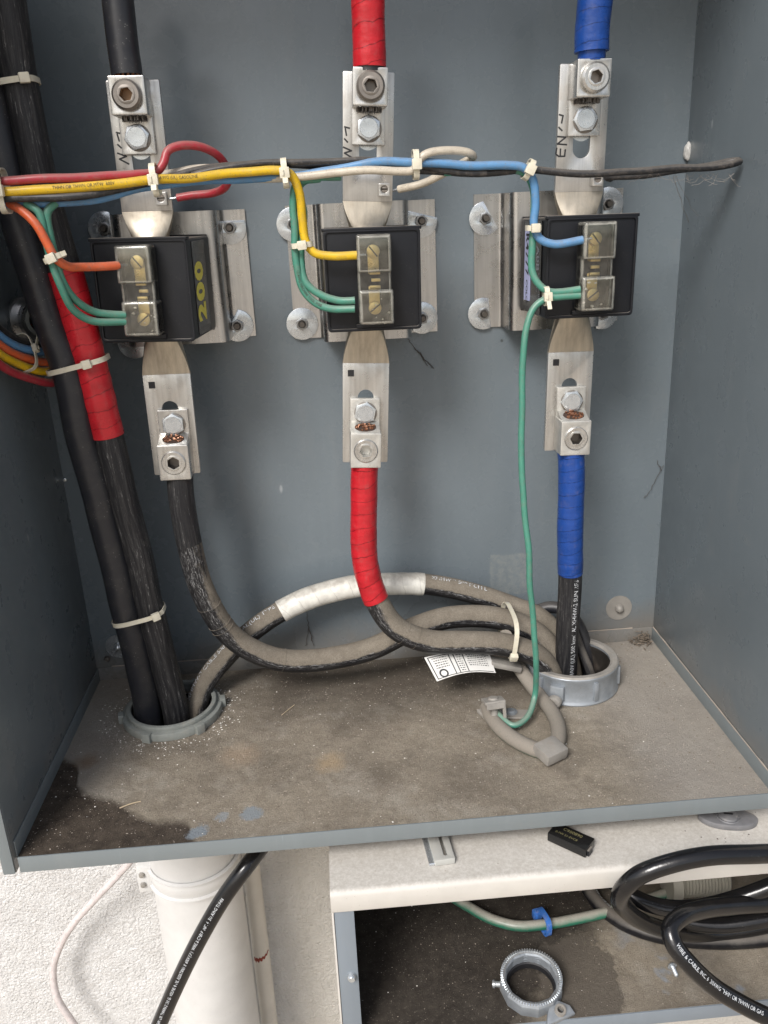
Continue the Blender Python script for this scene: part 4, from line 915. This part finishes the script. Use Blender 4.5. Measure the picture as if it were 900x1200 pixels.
def hub_left():
    cx, cy = HUBL; root = empty('conduit_locknut', (cx, cy, FZ), label='grey notched locknut ring around the left cables', cat='locknut')
    M0 = T(cx, cy, FZ)
    def arc(r1, r2, h, name, mat, a0=0, a1=360, z0=0):
        n = 60; ol = circ(r2, n, (0, 0), D2(a0), D2(a1)); 
        if a1-a0 < 359: ol = circ(r2, n, (0, 0), D2(a0), D2(a1))+circ(r1, n, (0, 0), D2(a1), D2(a0)); ols = [ol]
        else: ols = [circ(r2, n), circ(r1, n)]
        return link(name, plate(ols, h, .001, M0 @ T(0, 0, z0+h/2)), mat, root, True, 35)
    arc(.0505, .0605, .010, 'locknut_ring', 'duct'); arc(.0490, .0545, .006, 'inner_bushing', 'duct', 0, 360, .0095)
    for a in range(10, 370, 60):
        Mr = M0 @ Matrix.Rotation(D2(a), 4, 'Z'); bm = bmesh.new(); bm_box(bm, (.0615, 0, .006), (.007, .011, .012), .0012, 2, Mr); link('notch_lug', from_bm(bm), 'duct', root, True, 35)
hub_left()

# ---------------------------------------------------------------- ground cable, ground lug, flag, sticker
gz = FZ+.009
r_, P_ = cable('dusty green ground cable doubled back on the cabinet floor', [(592, 745, -.10), (600, 768, 'z', .022), (612, 788, 'z', .012), (630, 812, 'z', gz+.003), (648, 836, 'z', gz), (655, 858, 'z', gz), (650, 874, 'z', gz), (636, 880, 'z', gz), (612, 872, 'z', gz), (590, 857, 'z', gz), (578, 842, 'z', gz), (571, 828, 'z', gz)], .0088, 'w_gdust', cat='ground cable', group='ground conductors', name='ground_cable', seg=14)
fl_ = empty('cable_flag', at(640, 880, z=FZ), label='grey tape flag folded round the ground cable bend', cat='tape flag')
c = at(645, 877, z=FZ+.015); bm = bmesh.new(); bm_box(bm, (0, 0, 0), (.030, .026, .014), .003, 2, T(c.x, c.y, c.z-.003) @ Matrix.Rotation(.5, 4, 'Z') @ Matrix.Rotation(.15, 4, 'X')); link('folded_tape', from_bm(bm), 'castdusty', fl_, True, 35)
lr = empty('ground_lug', at(582, 840, z=FZ), label='dusty square ground lug screwed to the cabinet floor', cat='ground lug')
c = at(578, 821, z=.018)
Ml = T(c.x, c.y, c.z) @ Matrix.Rotation(.12, 4, 'Z') @ Matrix.Rotation(-.25, 4, 'X')
bm = bmesh.new(); bm_box(bm, (0, 0, 0), (.025, .019, .004), .0015, 2, Ml); bm_box(bm, (.010, -.009, -.010), (.004, .003, .020), .0008, 1, Ml); bm_box(bm, (0, -.0095, -.004), (.022, .003, .007), .0008, 1, Ml); link('clamp_yoke', from_bm(bm), 'castdusty', lr, True, 35)
link('clamp_screw', lathe([(0, .0045), (.0055, .004), (.006, .002), (.006, 0), (.0045, -.002), (.0045, -.026)], 20, Ml @ T(0, 0, .0)), 'castdusty', lr, True, 35)
c2 = at(600, 838, z=FZ+.001); bm = bmesh.new(); bm_box(bm, (0, 0, 0), (.046, .018, .003), .0008, 1, T(c2.x, c2.y, c2.z+.001) @ Matrix.Rotation(-.15, 4, 'Z')); link('lug_plate', from_bm(bm), 'castdusty', lr, True, 35)
c3 = at(599, 834, z=FZ+.004); link('pan_screw', lathe([(0, .003), (.004, .0026), (.0058, .001), (.0075, .0006), (.0075, -.002)], 24, T(*c3)), 'cast', lr, True, 35)
bm = bmesh.new(); c4 = at(567, 838, z=FZ+.006); bm_box(bm, (0, 0, 0), (.006, .024, .005), .001, 1, T(*c4) @ Matrix.Rotation(.35, 4, 'Z')); link('side_prong', from_bm(bm), 'castdusty', lr, True, 35)
# sticker
def sticker():
    q = [at(497, 768, y=-.115), at(574, 765, y=-.11), at(581, 786, y=-.13), at(512, 796, y=-.135)]
    root = empty('paper_label', q[0], label='white printed label hanging under the dusty cables', cat='label')
    def pt(u, v, off=0): 
        p = q[0].lerp(q[1], u).lerp(q[3].lerp(q[2], u), v); p = p+Vector((0, 0, .006*math.sin(u*PI*1.0)-.003))
        return p+Vector((0, -.5, .86)).normalized()*off
    def patch(name, u0, u1, v0, v1, mat, off, par=root, nx=12):
        bm = bmesh.new(); A = [[bm.verts.new(pt(u0+(u1-u0)*i/nx, v0+(v1-v0)*j/2, off)) for i in range(nx+1)] for j in range(3)]
        for j in range(2):
            for i in range(nx): bm.faces.new((A[j][i], A[j][i+1], A[j+1][i+1], A[j+1][i]))
        if name == 'sheet':
            ge = bmesh.ops.extrude_face_region(bm, geom=bm.faces[:]); bmesh.ops.translate(bm, vec=(0, .0002, -.0003), verts=[v for v in ge['geom'] if isinstance(v, bmesh.types.BMVert)])
        return link(name, from_bm(bm), mat, par, True)
    sh = patch('sheet', 0, 1, 0, 1, 'paper', 0)
    for a, b, c_, d in ((.03, .97, .05, .08), (.03, .97, .93, .96), (.03, .045, .05, .95), (.34, .355, .05, .95), (.41, .425, .05, .95), (.55, .565, .05, .95)): patch('printed_rule', a, b, c_, d, 'ink', .0004, sh, 4)
    rr = random.Random(4)
    for u0_, u1_ in ((.08, .3), (.44, .53), (.60, .92)):
        for k in range(8 if u1_ < .9 else 6):
            v = .13+k*.1; 
            if u0_ == .08 and k > 4: continue
            a = u0_+.02*rr.random(); 
            while a < u1_: 
                b = a+rr.uniform(.012, .04); patch('printed_text', a, min(b, u1_), v, v+.035, 'ink', .0004, sh, 1); a = b+.012
    me = lathe([(.0035, 0), (.0055, 0)], 24, Matrix.Identity(4)); c_ = pt(.16, .8, .0006)
    ex = (pt(.3, .8)-pt(.1, .8)).normalized(); ey = (pt(.16, .6)-pt(.16, .9)).normalized(); Mx = Matrix((ex, ey, ex.cross(ey))).transposed().to_4x4(); Mx.translation = c_; me.transform(Mx); link('printed_ring', me, 'ink', sh, True)
sticker()
bm = bmesh.new(); c = at(592, 778, y=-.112); bm_box(bm, (0, 0, 0), (.040, .020, .008), .003, 2, T(*c) @ Matrix.Rotation(.3, 4, 'Y'))
tag(link('tape_scrap', from_bm(bm), 'castdusty', None, True, 35), 'dusty grey tape scrap under the cables next to the white label', 'tape')

# ---------------------------------------------------------------- conduits and outside wires
def conduit_big():
    cx, cy = .1145, -.097; root = empty('large_conduit', (cx, cy, -.8), label='fat white painted conduit coming down from the cabinet', cat='conduit')
    link('pipe', lathe([(.0575, -.785), (.0575, FZ-.024), (.0585, FZ-.023), (.0585, FZ-.0025), (.0495, FZ-.0025)], 64, T(cx, cy, 0), True), 'pipe', root, True, 35)
    link('coupling_sleeve', lathe([(.0577, -.135), (.0608, -.132), (.0615, -.125), (.0615, FZ-.0026), (.0577, FZ-.0026)], 64, T(cx, cy, 0)), 'pipe', root, True, 35)
    link('dark_bore', lathe([(.0495, FZ-.0024), (.0490, -.3), (0, -.32)], 48, T(cx, cy, 0)), 'ink', root, True, 35)
    Z = -.242
    st = empty('pipe_strap', (cx-.06, cy, Z)); st.parent = root; st.matrix_parent_inverse = mat_world(root).inverted()
    link('strap_band', lathe([(.0577, Z-.014), (.0590, Z-.013), (.0590, Z-.0075), (.0598, Z-.006), (.0598, Z+.006), (.0590, Z+.0075), (.0590, Z+.013), (.0577, Z+.014)], 64, T(cx, cy, 0)), 'pipe', st, True, 35)
    for dz in (-.012, .012):
        link('strap_rib', lathe([(.0585, dz+Z-.0028), (.0622, dz+Z-.001), (.0622, dz+Z+.001), (.0585, dz+Z+.0028)], 64, T(cx, cy, 0)), 'pipe', st, True, 60)
    bm = bmesh.new(); bm_box(bm, (-.0635, 0, Z-.001), (.020, .012, .040), .002, 2, T(cx+.003, cy-.022, 0)); link('strap_ear', from_bm(bm), 'pipe', st, True, 35)
    for dz in (-.008, .008): link('strap_screw', lathe([(0, .004), (.003, .003), (.0040, 0)], 14, T(cx-.0635, cy-.0285, Z+dz) @ FRONT), 'castdusty', st, True, 35)
conduit_big()
a, b = at(292, 1000, y=-.03), at(312, 1190, y=-.03); xx = a.x
troot = empty('thin_conduit', (xx, -.03, -.8), label='thin cream conduit with a red chip, right of the fat one', cat='conduit')
link('pipe', lathe([(.0125, -.785), (.0125, FZ-.003), (.0105, FZ-.003), (.0105, -.785)], 28, T(.1765, -.03, 0), True), 'pipe_old', troot, True, 35)
cz = at(302, 1124, y=-.04); P = Path([(.1765, -.03, cz.z-.01), (.1765, -.03, cz.z+.02)], .002)
V = []; bm = bmesh.new(); N_ = 16
for i in range(N_+1):
    u = i/N_; th = -.9+u*2.1; hh = .0055*(1-u)**.6+.0012; zc_ = cz.z+.004*u**2*3+(.0015*math.sin(i*2.3))
    p = (.1765+.0128*math.sin(th), -.03-.0128*math.cos(th)); V.append((bm.verts.new((p[0], p[1], zc_-hh*.6-.001*(i % 3))), bm.verts.new((p[0], p[1], zc_+hh*.5))))
for A, B_ in zip(V, V[1:]): bm.faces.new((A[0], B_[0], B_[1], A[1]))
link('red_chip', from_bm(bm), 'redchip', troot, True)
wire('pinkish white wire hanging against the stucco', [(165, 985, -.06), (150, 1012, -.05), (120, 1045, -.04), (88, 1080, -.03), (70, 1110, -.025), (62, 1140, -.025), (68, 1170, -.03), (85, 1198, -.035), (110, 1230, -.04)], 'w_pink', .0052, cat='wire', group='loose wires outside the cabinet')
P = Path(PT([(330, 955, -.20), (312, 985, -.24), (290, 1014, -.27), (262, 1052, -.28), (235, 1098, -.285), (210, 1148, -.285), (187, 1200, -.285), (172, 1240, -.285)]), .004, (-.45, -1, .35))
root = empty('power_cable', P.P[0], label='shiny black cable hanging in front of the fat white conduit', cat='cable', group='new shiny black cables')
tube('jacket', P, .0092, 'cable_new', root, seg=22)
tube_text('WIRE & CABLE, INC. 6  3/0 AWG THHN OR THWN-2 OR GASOLINE & OIL RESISTANT II  600V (UL)  WIRE & CABLE, INC. 6  3/0 AWG THHN', P, P.L, .0092, .0050, .15, 'print_white', root, rev=True, wear=.05, stretch=.82)

# ---------------------------------------------------------------- lower cabinet
LX, LY, LT = .303, -.370, -.059; LF = -.258; LR = 1.15
lo = empty('lower_cabinet', (.7, -.18, LF), label='cream painted lower cabinet with its front open and dirty floor', cat='cabinet')
def lbox(name, x0, x1, y0, y1, z0, z1, mat, bev=.0012): return cbox(name, x0, x1, y0, y1, z0, z1, mat, bev, lo)
bm = bmesh.new(); pf = [(0, LT), (0, LT-.003), (LY+.003, LT-.003), (LY+.003, LT-.024), (LY+.0005, LT-.0245), (LY, LT-.0235)]+[(LY+.006-.006*math.cos(a_), LT-.006+.006*math.sin(a_)) for a_ in [PI/2*i/6 for i in range(7)]]
A = [bm.verts.new((LX, y, z)) for y, z in pf]; B_ = [bm.verts.new((LR, y, z)) for y, z in pf]
for i in range(len(pf)): j = (i+1) % len(pf); bm.faces.new((A[i], A[j], B_[j], B_[i]))
bm.faces.new(A); bm.faces.new(B_[::-1]); link('folded_top', from_bm(bm), 'boxwhite', lo, True, 40)
lbox('left_panel', LX, LX+.002, LY+.001, .0, LF-.03, LT-.0035, 'boxwhite', .0005); lbox('right_panel', LR-.002, LR, LY+.001, .0, LF-.03, LT-.0035, 'boxwhite', .0005)
lbox('front_post', LX+.0025, LX+.022, LY+.002, LY+.004, LF-.02, LT-.0255, 'greyin', .0005)
lbox('left_lining', LX+.0025, LX+.004, LY+.006, -.002, LF, LT-.004, 'greyin', .0003)
lbox('back_lining', LX+.004, LR-.003, -.004, -.002, LF, LT-.004, 'greyin', .0003)
bm = bmesh.new(); bmesh.ops.create_grid(bm, x_segments=4, y_segments=2, size=.5); bmesh.ops.scale(bm, vec=(LR-LX-.006, -LY-.006, 1), verts=bm.verts[:]); bmesh.ops.translate(bm, vec=((LX+LR)/2, LY/2-.0005, LF), verts=bm.verts[:])
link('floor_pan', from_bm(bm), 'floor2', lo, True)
lbox('floor_lip', LX+.0225, LR-.003, LY-.001, LY+.001, LF-.016, LF+.002, 'greyin', .0006)
c = at(412, 1143, y=LY+.002); link('post_stud', lathe([(0, .006), (.003, .006), (.0045, .004), (.0045, 0)], 18, T(c.x, c.y, c.z) @ FRONT), 'zinc', lo, True, 40)
# latch bar on the top
c = at(517, 995, z=LT+.004); rl = empty('slotted_latch', (c.x, c.y, LT), label='pale slotted metal latch bar lying on the cream cabinet top', cat='latch')
Mq = T(c.x, c.y, LT+.004) @ Matrix.Rotation(D2(4), 4, 'Z')
link('slotted_bar', plate([rrect(.021, .062, .001, .0, .012), rrect(.0036, .050, .0017, .002, .012)], .007, .0006, Mq), 'latch', rl, True, 35)
bm = bmesh.new(); bm_box(bm, (-.012, .012, -.002), (.008, .060, .003), .0006, 1, Mq); link('latch_flange', from_bm(bm), 'zinc', rl, True, 35)
# black module with printing
c = at(669, 984, z=LT+.006); Mf = T(c.x, c.y, LT+.0062) @ Matrix.Rotation(D2(-43), 4, 'Z') @ Matrix.Scale(.86, 4)
rf_ = empty('module', (c.x, c.y, LT), label='small black plastic module with worn yellow print on the cream top', cat='electronic part')
bm = bmesh.new(); bm_box(bm, (0, 0, 0), (.050, .024, .012), .0012, 2, Mf); link('module_body', from_bm(bm), 'label_black', rf_, True, 35)
bm = bmesh.new(); bm_box(bm, (.0262, -.004, -.001), (.003, .010, .008), .0005, 1, Mf); link('end_tab', from_bm(bm), 'housing', rf_, True, 35)
flat_text('C950890', .0066, Mf @ T(.0, .005, .0063), 'print_worn', rf_, 0, True); flat_text('0.1W 21-EVC8', .0046, Mf @ T(-.004, -.004, .0063), 'print_worn', rf_, 0, True)
pp = Mf @ Vector((-.026, .006, 0)); P = Path([pp, pp+Vector((-.006, .006, .002)), pp+Vector((-.011, .007, .001))], .001); tube('wire_stub', P, .0008, 'ink', rf_, seg=6, step=.001)
# lock
c = at(853, 957, z=LT+.006); kl = empty('key_lock', (c.x, c.y, LT), label='dark oval key lock at the right, partly under the upper cabinet', cat='lock')
Mk = T(c.x, c.y, LT+.0035) @ Matrix.Rotation(D2(-14), 4, 'Z')
ol = [(.030*math.copysign(abs(math.cos(t))**.8, math.cos(t)), .015*math.copysign(abs(math.sin(t))**1.2, math.sin(t))) for t in [2*PI*i/40 for i in range(40)]]
link('oval_plate', plate([ol], .007, .0015, Mk), 'lockgrey', kl, True, 35); 
kc = link('lock_cylinder', lathe([(0, .0062), (.0085, .0062), (.0095, .0058), (.0102, .004), (.012, .0045), (.0125, .0035)], 30, Mk), 'lockgrey', kl, True, 35)
bm = bmesh.new(); bm_box(bm, (0, 0, .0065), (.009, .002, .0006), 0, 1, Mk); link('key_slot', from_bm(bm), 'ink', kc, True)
# items inside
rz = LF+.0105
r_, P_ = cable('green wire lying on the lower cabinet floor, dusty on top', [(520, 1045, 'z', rz), (548, 1062, 'z', rz), (575, 1077, 'z', rz), (605, 1085, 'z', rz), (640, 1083, 'z', rz), (680, 1076, 'z', rz), (730, 1064, 'z', rz), (800, 1040, 'z', rz)], .0062, 'w_grnd', cat='wire', group='ground conductors', name='green_wire', seg=14)
tie(at(637, 1080, z=LF+.016), (1, .25, 0), .0115, .013, 'blue plastic clip strapped over the green wire', .0065, 'tie_blue', head_ang=D2(95), tail=.0, thick=.0018)
c = at(623, 1148, z=LF+.02); kr = empty('locknut_ring', (c.x, c.y, LF), label='loose zinc conduit ring with knurled edge lying on the dirty floor', cat='conduit ring')
Mr = T(c.x, c.y+.004, LF) @ Matrix.Rotation(.12, 4, 'X') @ Matrix.Diagonal((.93, .93, .93, 1))
link('ring_body', lathe([(.0285, .001), (.0355, .001), (.0372, .006), (.0372, .020), (.0355, .0235), (.0315, .0240), (.0300, .022), (.0300, .010), (.0285, .008)], 12, Mr, True), 'cast', kr, True, 20)
link('knurled_rim', lathe([(.0308, .0242), (.0335, .0252), (.0362, .0242), (.0352, .023), (.0315, .023)], 60, Mr, True), 'zinc', kr, True, 10)
link('inner_thread', lathe([(.0300, .022), (.0292, .019), (.0300, .0165), (.0292, .014), (.0300, .0115), (.0290, .009)], 48, Mr), 'cast', kr, True, 30)
link('dark_gasket', lathe([(.0268, .002), (.0275, .009), (.0292, .0105), (.0295, .003)], 48, Mr, True), 'ink', kr, True, 30)
bm = bmesh.new()
for i in range(72):
    a = 2*PI*i/72; bm_box(bm, (.0345, 0, .0252), (.0035, .0012, .0016), 0, 1, Mr @ Matrix.Rotation(a, 4, 'Z'))
tag(link('knurl_teeth', from_bm(bm), 'zinc', kr, True), kind='stuff')
link('side_screw', lathe([(0, .009), (.0042, .0085), (.005, .006), (.0035, .005), (.0035, -.002)], 16, Mr @ Matrix.Rotation(D2(172), 4, 'Z') @ T(.037, 0, .009) @ Matrix.Rotation(PI/2, 4, 'Y')), 'zinc', kr, True, 35)
c = at(652, 1187, z=LF+.006); cr = empty('conduit_clamp', (c.x, c.y, LF), label='small cast clamp piece in front of the loose zinc ring', cat='clamp')
Mc = T(c.x, c.y, LF+.006) @ Matrix.Rotation(.3, 4, 'Z') @ Matrix.Rotation(.3, 4, 'X')
link('clamp_body', plate([[(-.018, -.009), (.018, -.008), (.017, .001), (.006, .011), (-.001, .012), (-.010, .002)], circ(.0035, 14, (.003, -.001))], .007, .0015, Mc), 'cast', cr, True, 35)
link('clamp_barrel', lathe([(.0035, -.004), (.006, -.004), (.006, .008), (.0035, .008)], 18, Mc @ T(.003, -.001, 0), True), 'castdusty', cr, True, 35)
c = at(790, 1138, z=LF+.004); sr = empty('loose_screw', (c.x, c.y, LF), label='short loose screw standing on its tip side on the dusty floor', cat='screw')
sr['label'] = 'short loose zinc screw lying on the dusty lower floor below the black coil'
Ms = T(c.x, c.y, LF+.0048) @ Matrix.Rotation(D2(2), 4, 'Z') @ Matrix.Rotation(PI/2+.1, 4, 'X')
link('screw_head', lathe([(0, -.008), (.0035, -.0078), (.0052, -.006), (.0054, -.005), (.002, -.005)], 20, Ms), 'zinc', sr, True, 35)
pr = [(.0022, -.005)]
for i in range(6): pr += [(.0028, -.0035+i*.0018), (.0021, -.0026+i*.0018)]
link('screw_thread', lathe(pr+[(0, .0085)], 14, Ms), 'zinc', sr, True, 50)
# cream threaded fitting inside
c = at(800, 1040, y=-.20); cf = empty('threaded_fitting', c, label='cream ribbed fitting half hidden behind the black coil', cat='conduit fitting')
pr = []
for i in range(16): pr += [(.022, i*.004), (.0195, i*.004+.002)]
link('ribbed_body', lathe([(0, -.012), (.026, -.012), (.026, 0)]+pr+[(0, .07)], 36, T(c.x-.02, -.22, LF+.030) @ Matrix.Rotation(PI/2, 4, 'Y')), 'cream', cf, True, 35)
# coil
G2 = 'new shiny black cables'
rc = .0088; cz_ = LF+rc
def ncable(label, pts, mat, text=None, ref=(0, -1, .9), r=rc):
    P = Path(PT(pts), .004, ref); root = empty('power_cable', P.P[0], label=label, cat='cable', group=G2); tube('jacket', P, r, mat, root, seg=22)
    for (t_, pt, ang, rev, wr) in (text or []): tube_text(t_, P, P.near(pt), r, .0052, ang, 'print_white', root, rev=rev, wear=wr, stretch=.82)
    return P
ncable('dusty cable of the coil lying nearest the zinc ring', [(672, 1005, 'z', cz_), (688, 1040, 'z', cz_), (706, 1064, 'z', cz_), (735, 1084, 'z', cz_), (775, 1097, 'z', cz_), (830, 1103, 'z', cz_), (880, 1102, 'z', cz_), (960, 1092, 'z', cz_)], 'cable_new_dusty', [('600V THHN OR THWN-2 GAS & OIL RES', at(684, 1040, z=cz_), .9, False, .3)])
ncable('upper arc of the black coil crossing in front of the cream top', [(980, 1004, -.40), (930, 1000, -.405), (880, 1001, -.41), (830, 1003, -.412), (785, 1012, -.412), (750, 1025, -.41), (732, 1040, -.405), (726, 1054, -.395), (734, 1067, -.375), (755, 1081, -.35), (790, 1092, -.325), (830, 1094, 'z', cz_+.012), (880, 1088, 'z', cz_+.014), (960, 1070, 'z', cz_+.012)], 'cable_new', [('WIRE & CABLE, INC. 6  3/0 AWG THHN OR THWN-2 OR GASOLINE', at(768, 1012, y=-.41), .75, True, .3)][:0])
P = ncable('inner black turn of the coil inside the lower cabinet', [(700, 1020, -.30), (722, 1036, -.32), (744, 1052, -.335), (775, 1063, -.34), (815, 1064, -.345), (860, 1054, -.35), (910, 1036, -.355), (970, 1010, -.36)], 'cable_new')
ncable('black turn of the coil resting under the front bend', [(775, 1060, -.30), (800, 1078, -.315), (840, 1084, -.325), (890, 1078, -.33), (960, 1062, -.33)], 'cable_new')
P = ncable('front bend of the black coil leaving the cabinet at lower right', [(970, 1050, -.35), (905, 1058, -.355), (860, 1061, -.365), (822, 1066, -.38), (797, 1075, -.395), (785, 1089, -.405), (790, 1107, -.415), (808, 1130, -.425), (836, 1156, -.43), (868, 1176, -.435), (905, 1194, -.44), (960, 1215, -.44)], 'cable_new', [('WIRE & CABLE, INC. 6  3/0AWG THHN OR THWN OR GAS', at(790, 1102, y=-.41), .1, False, .05)])
P = Path(PT([(960, 992, -.40), (880, 990, -.40)]), .004)

# ---------------------------------------------------------------- loose dirt, flakes, cobwebs
def scatter(name, n, reg, z, mat, smin, smax, label, seed, avoid=(), flat=.35, dens=None):
    rr = random.Random(seed); V = []; F = []
    k = 0
    while k < n:
        x, y = rr.uniform(reg[0], reg[1]), rr.uniform(reg[2], reg[3])
        if dens and rr.random() > dens(x, y): continue
        if any((x-a)**2+(y-b)**2 < r*r for a, b, r in avoid): continue
        s = smin+(smax-smin)*rr.random()**3; a0 = rr.uniform(0, 6.28); b = len(V); el = rr.uniform(.5, 1)
        for i in range(4):
            a = a0+i*PI/2+rr.uniform(-.4, .4); V.append((x+s*math.cos(a), y+s*el*math.sin(a), z+rr.uniform(0, .2)*s))
        V.append((x+rr.uniform(-.3, .3)*s, y+rr.uniform(-.3, .3)*s, z+s*flat*2+.0001)); F += [(b, b+1, b+4), (b+1, b+2, b+4), (b+2, b+3, b+4), (b+3, b, b+4)]
        k += 1
    me = bpy.data.meshes.new(name); me.from_pydata(V, [], F); o = link(name, me, mat); tag(o, label, 'debris', kind='stuff'); return o
AV = ((*HUBL, .058), (*HUBR, .057))
REG = (.004, W-.004, -D+.003, -.004)
scatter('pale_paint_flakes', 240, REG, FZ, 'flake', .0003, .0013, 'pale paint flakes scattered over the cabinet floor', 1, AV)
near = lambda x, y: max(.02, math.exp(-((math.hypot(x-HUBL[0], y-HUBL[1])-.066)/.018)**2))*(1 if x < .2 else .1)
scatter('grit_by_hub', 600, (.01, .24, -.26, -.03), FZ, 'flake', .0003, .0013, 'pale grit collected round the left locknut', 2, AV, dens=near)
scatter('tan_grit', 5000, REG, FZ, 'grit', .0003, .0010, 'tan grit lying all over the cabinet floor', 3, AV)
scatter('dark_crumbs', 260, REG, FZ, 'litter', .0004, .0016, 'dark crumbs scattered over the cabinet floor', 4, AV)
edge = lambda x, y: max(.03, math.exp(-((W-.03-x)/.025)**2), math.exp(-(y/.03)**2)*(x > .5))
scatter('edge_litter', 380, REG, FZ, 'litter', .0004, .0017, 'dark litter gathered along the right edge of the floor', 5, AV, dens=edge)
LREG = (LX+.01, 1.0, LY+.004, -.1)
scatter('pale_flakes_below', 170, LREG, LF+.0005, 'flake', .0003, .0013, 'pale flakes scattered on the lower cabinet floor', 6)
scatter('tan_grit_below', 1800, LREG, LF+.0005, 'grit', .0003, .0009, 'tan grit on the lower cabinet floor', 7)
scatter('grit_on_top', 600, (LX+.006, 1.0, LY+.01, -.2), LT+.0001, 'grit', .0002, .0009, 'fine grit on the cream cabinet top', 8)
scatter('litter_on_top', 110, (.62, .80, LY+.02, -.24), LT+.0001, 'crumb', .0003, .0012, 'small brown litter on the cream top beside the lock', 9)
# debris clump at rear right corner
bm = bmesh.new(); rr = random.Random(5)
for i in range(130):
    c = Vector((W-.008-abs(rr.gauss(0, .011)), -.005-abs(rr.gauss(0, .008)), FZ+.001+abs(rr.gauss(0, .007)))); s = rr.uniform(.001, .0032)
    bmesh.ops.create_icosphere(bm, subdivisions=1, radius=s, matrix=T(*c) @ Matrix.Rotation(rr.uniform(0, 3), 4, 'Z') @ Matrix.Rotation(rr.uniform(-1, 1), 4, 'X') @ Matrix.Diagonal((1.6, rr.uniform(.2, .6), rr.uniform(.08, .3), 1)))
tag(link('debris_clump', from_bm(bm), 'litter', None, True), 'brown clump of debris in the rear right corner of the floor', 'debris', kind='stuff')
def strandw(pts, r, mat, parent):
    P = Path(pts, .003); return tube('web_strand', P, r, mat, parent, seg=5, step=.004)
wr = empty('cobweb', at(770, 215, y=-.145), label='dusty cobweb hanging from the long black wire loop', cat='cobweb')
rr = random.Random(8); bm = bmesh.new()
def fibre(bm, a, b, sag, r=.00013, n=7):
    pr = None
    pts = [a.lerp(b, i/n)+Vector((rr.uniform(-1, 1)*.0012, rr.uniform(-1, 1)*.001, -sag*math.sin(PI*i/n)+rr.uniform(-1, 1)*.001)) for i in range(n+1)]
    for p, q in zip(pts, pts[1:]):
        d = (q-p).normalized(); s = d.cross(Vector((0, 1, 0))).normalized()*r; t_ = d.cross(s).normalized()*r
        A = [bm.verts.new(p+v) for v in (s, t_, -s, -t_)]; B_ = [bm.verts.new(q+v) for v in (s, t_, -s, -t_)]
        for i in range(4): bm.faces.new((A[i], A[(i+1) % 4], B_[(i+1) % 4], B_[i]))
for i in range(20):
    x0_ = rr.uniform(745, 860); x1_ = x0_+rr.uniform(-25, 25); fibre(bm, at(x0_, 203, y=-.145), at(x1_, 205+rr.uniform(0, 14), y=-.142), rr.uniform(0, .006))
for i in range(3): fibre(bm, at(790, 205, y=-.14), at(rr.uniform(780, 830), 260, y=-.02), .004, .00018)
o = link('web_strands', from_bm(bm), 'cob', wr, True); o['kind'] = 'stuff'
def web(label, lines, name='cobweb', r=.0003):
    root = empty(name, at(lines[0][0][0], lines[0][0][1], y=-.003), label=label, cat='cobweb'); bm = bmesh.new()
    for a, b in lines: fibre(bm, at(*a, y=-.003), at(*b, y=-.003), .001, r, 9)
    o = link('web_strands', from_bm(bm), 'crumb', root, True); o['kind'] = 'stuff'
web('dark wispy cobweb thread below the middle transformer', [((478, 397), (490, 413)), ((490, 413), (508, 432)), ((492, 412), (500, 428)), ((486, 408), (508, 431))])
web('dark sooty thread hanging on the back panel above the floor', [((357, 690), (361, 730)), ((361, 730), (366, 752)), ((362, 735), (358, 757)), ((363, 738), (368, 757))])
web('dark thread smudge on the right side wall joint', [((777, 545), (762, 575)), ((770, 540), (776, 552)), ((755, 583), (762, 575))])
# straw
P = Path([at(140, 947, z=FZ+.001), at(153, 942, z=FZ+.0015), at(165, 939, z=FZ+.001)], .002); tag(tube('straw', P, .0007, 'straw', None, seg=6), 'thin pale straw on the edge of the dark stain', 'straw')
P = Path([at(120, 870+0, z=FZ+.001), at(103, 786, z=FZ+.002)][:0] or [at(330, 838, z=FZ+.001), at(345, 826, z=FZ+.001)], .002); tag(tube('dry_stem', P, .0005, 'straw', None, seg=6), 'tiny dry stem on the floor right of the left hub', 'straw')
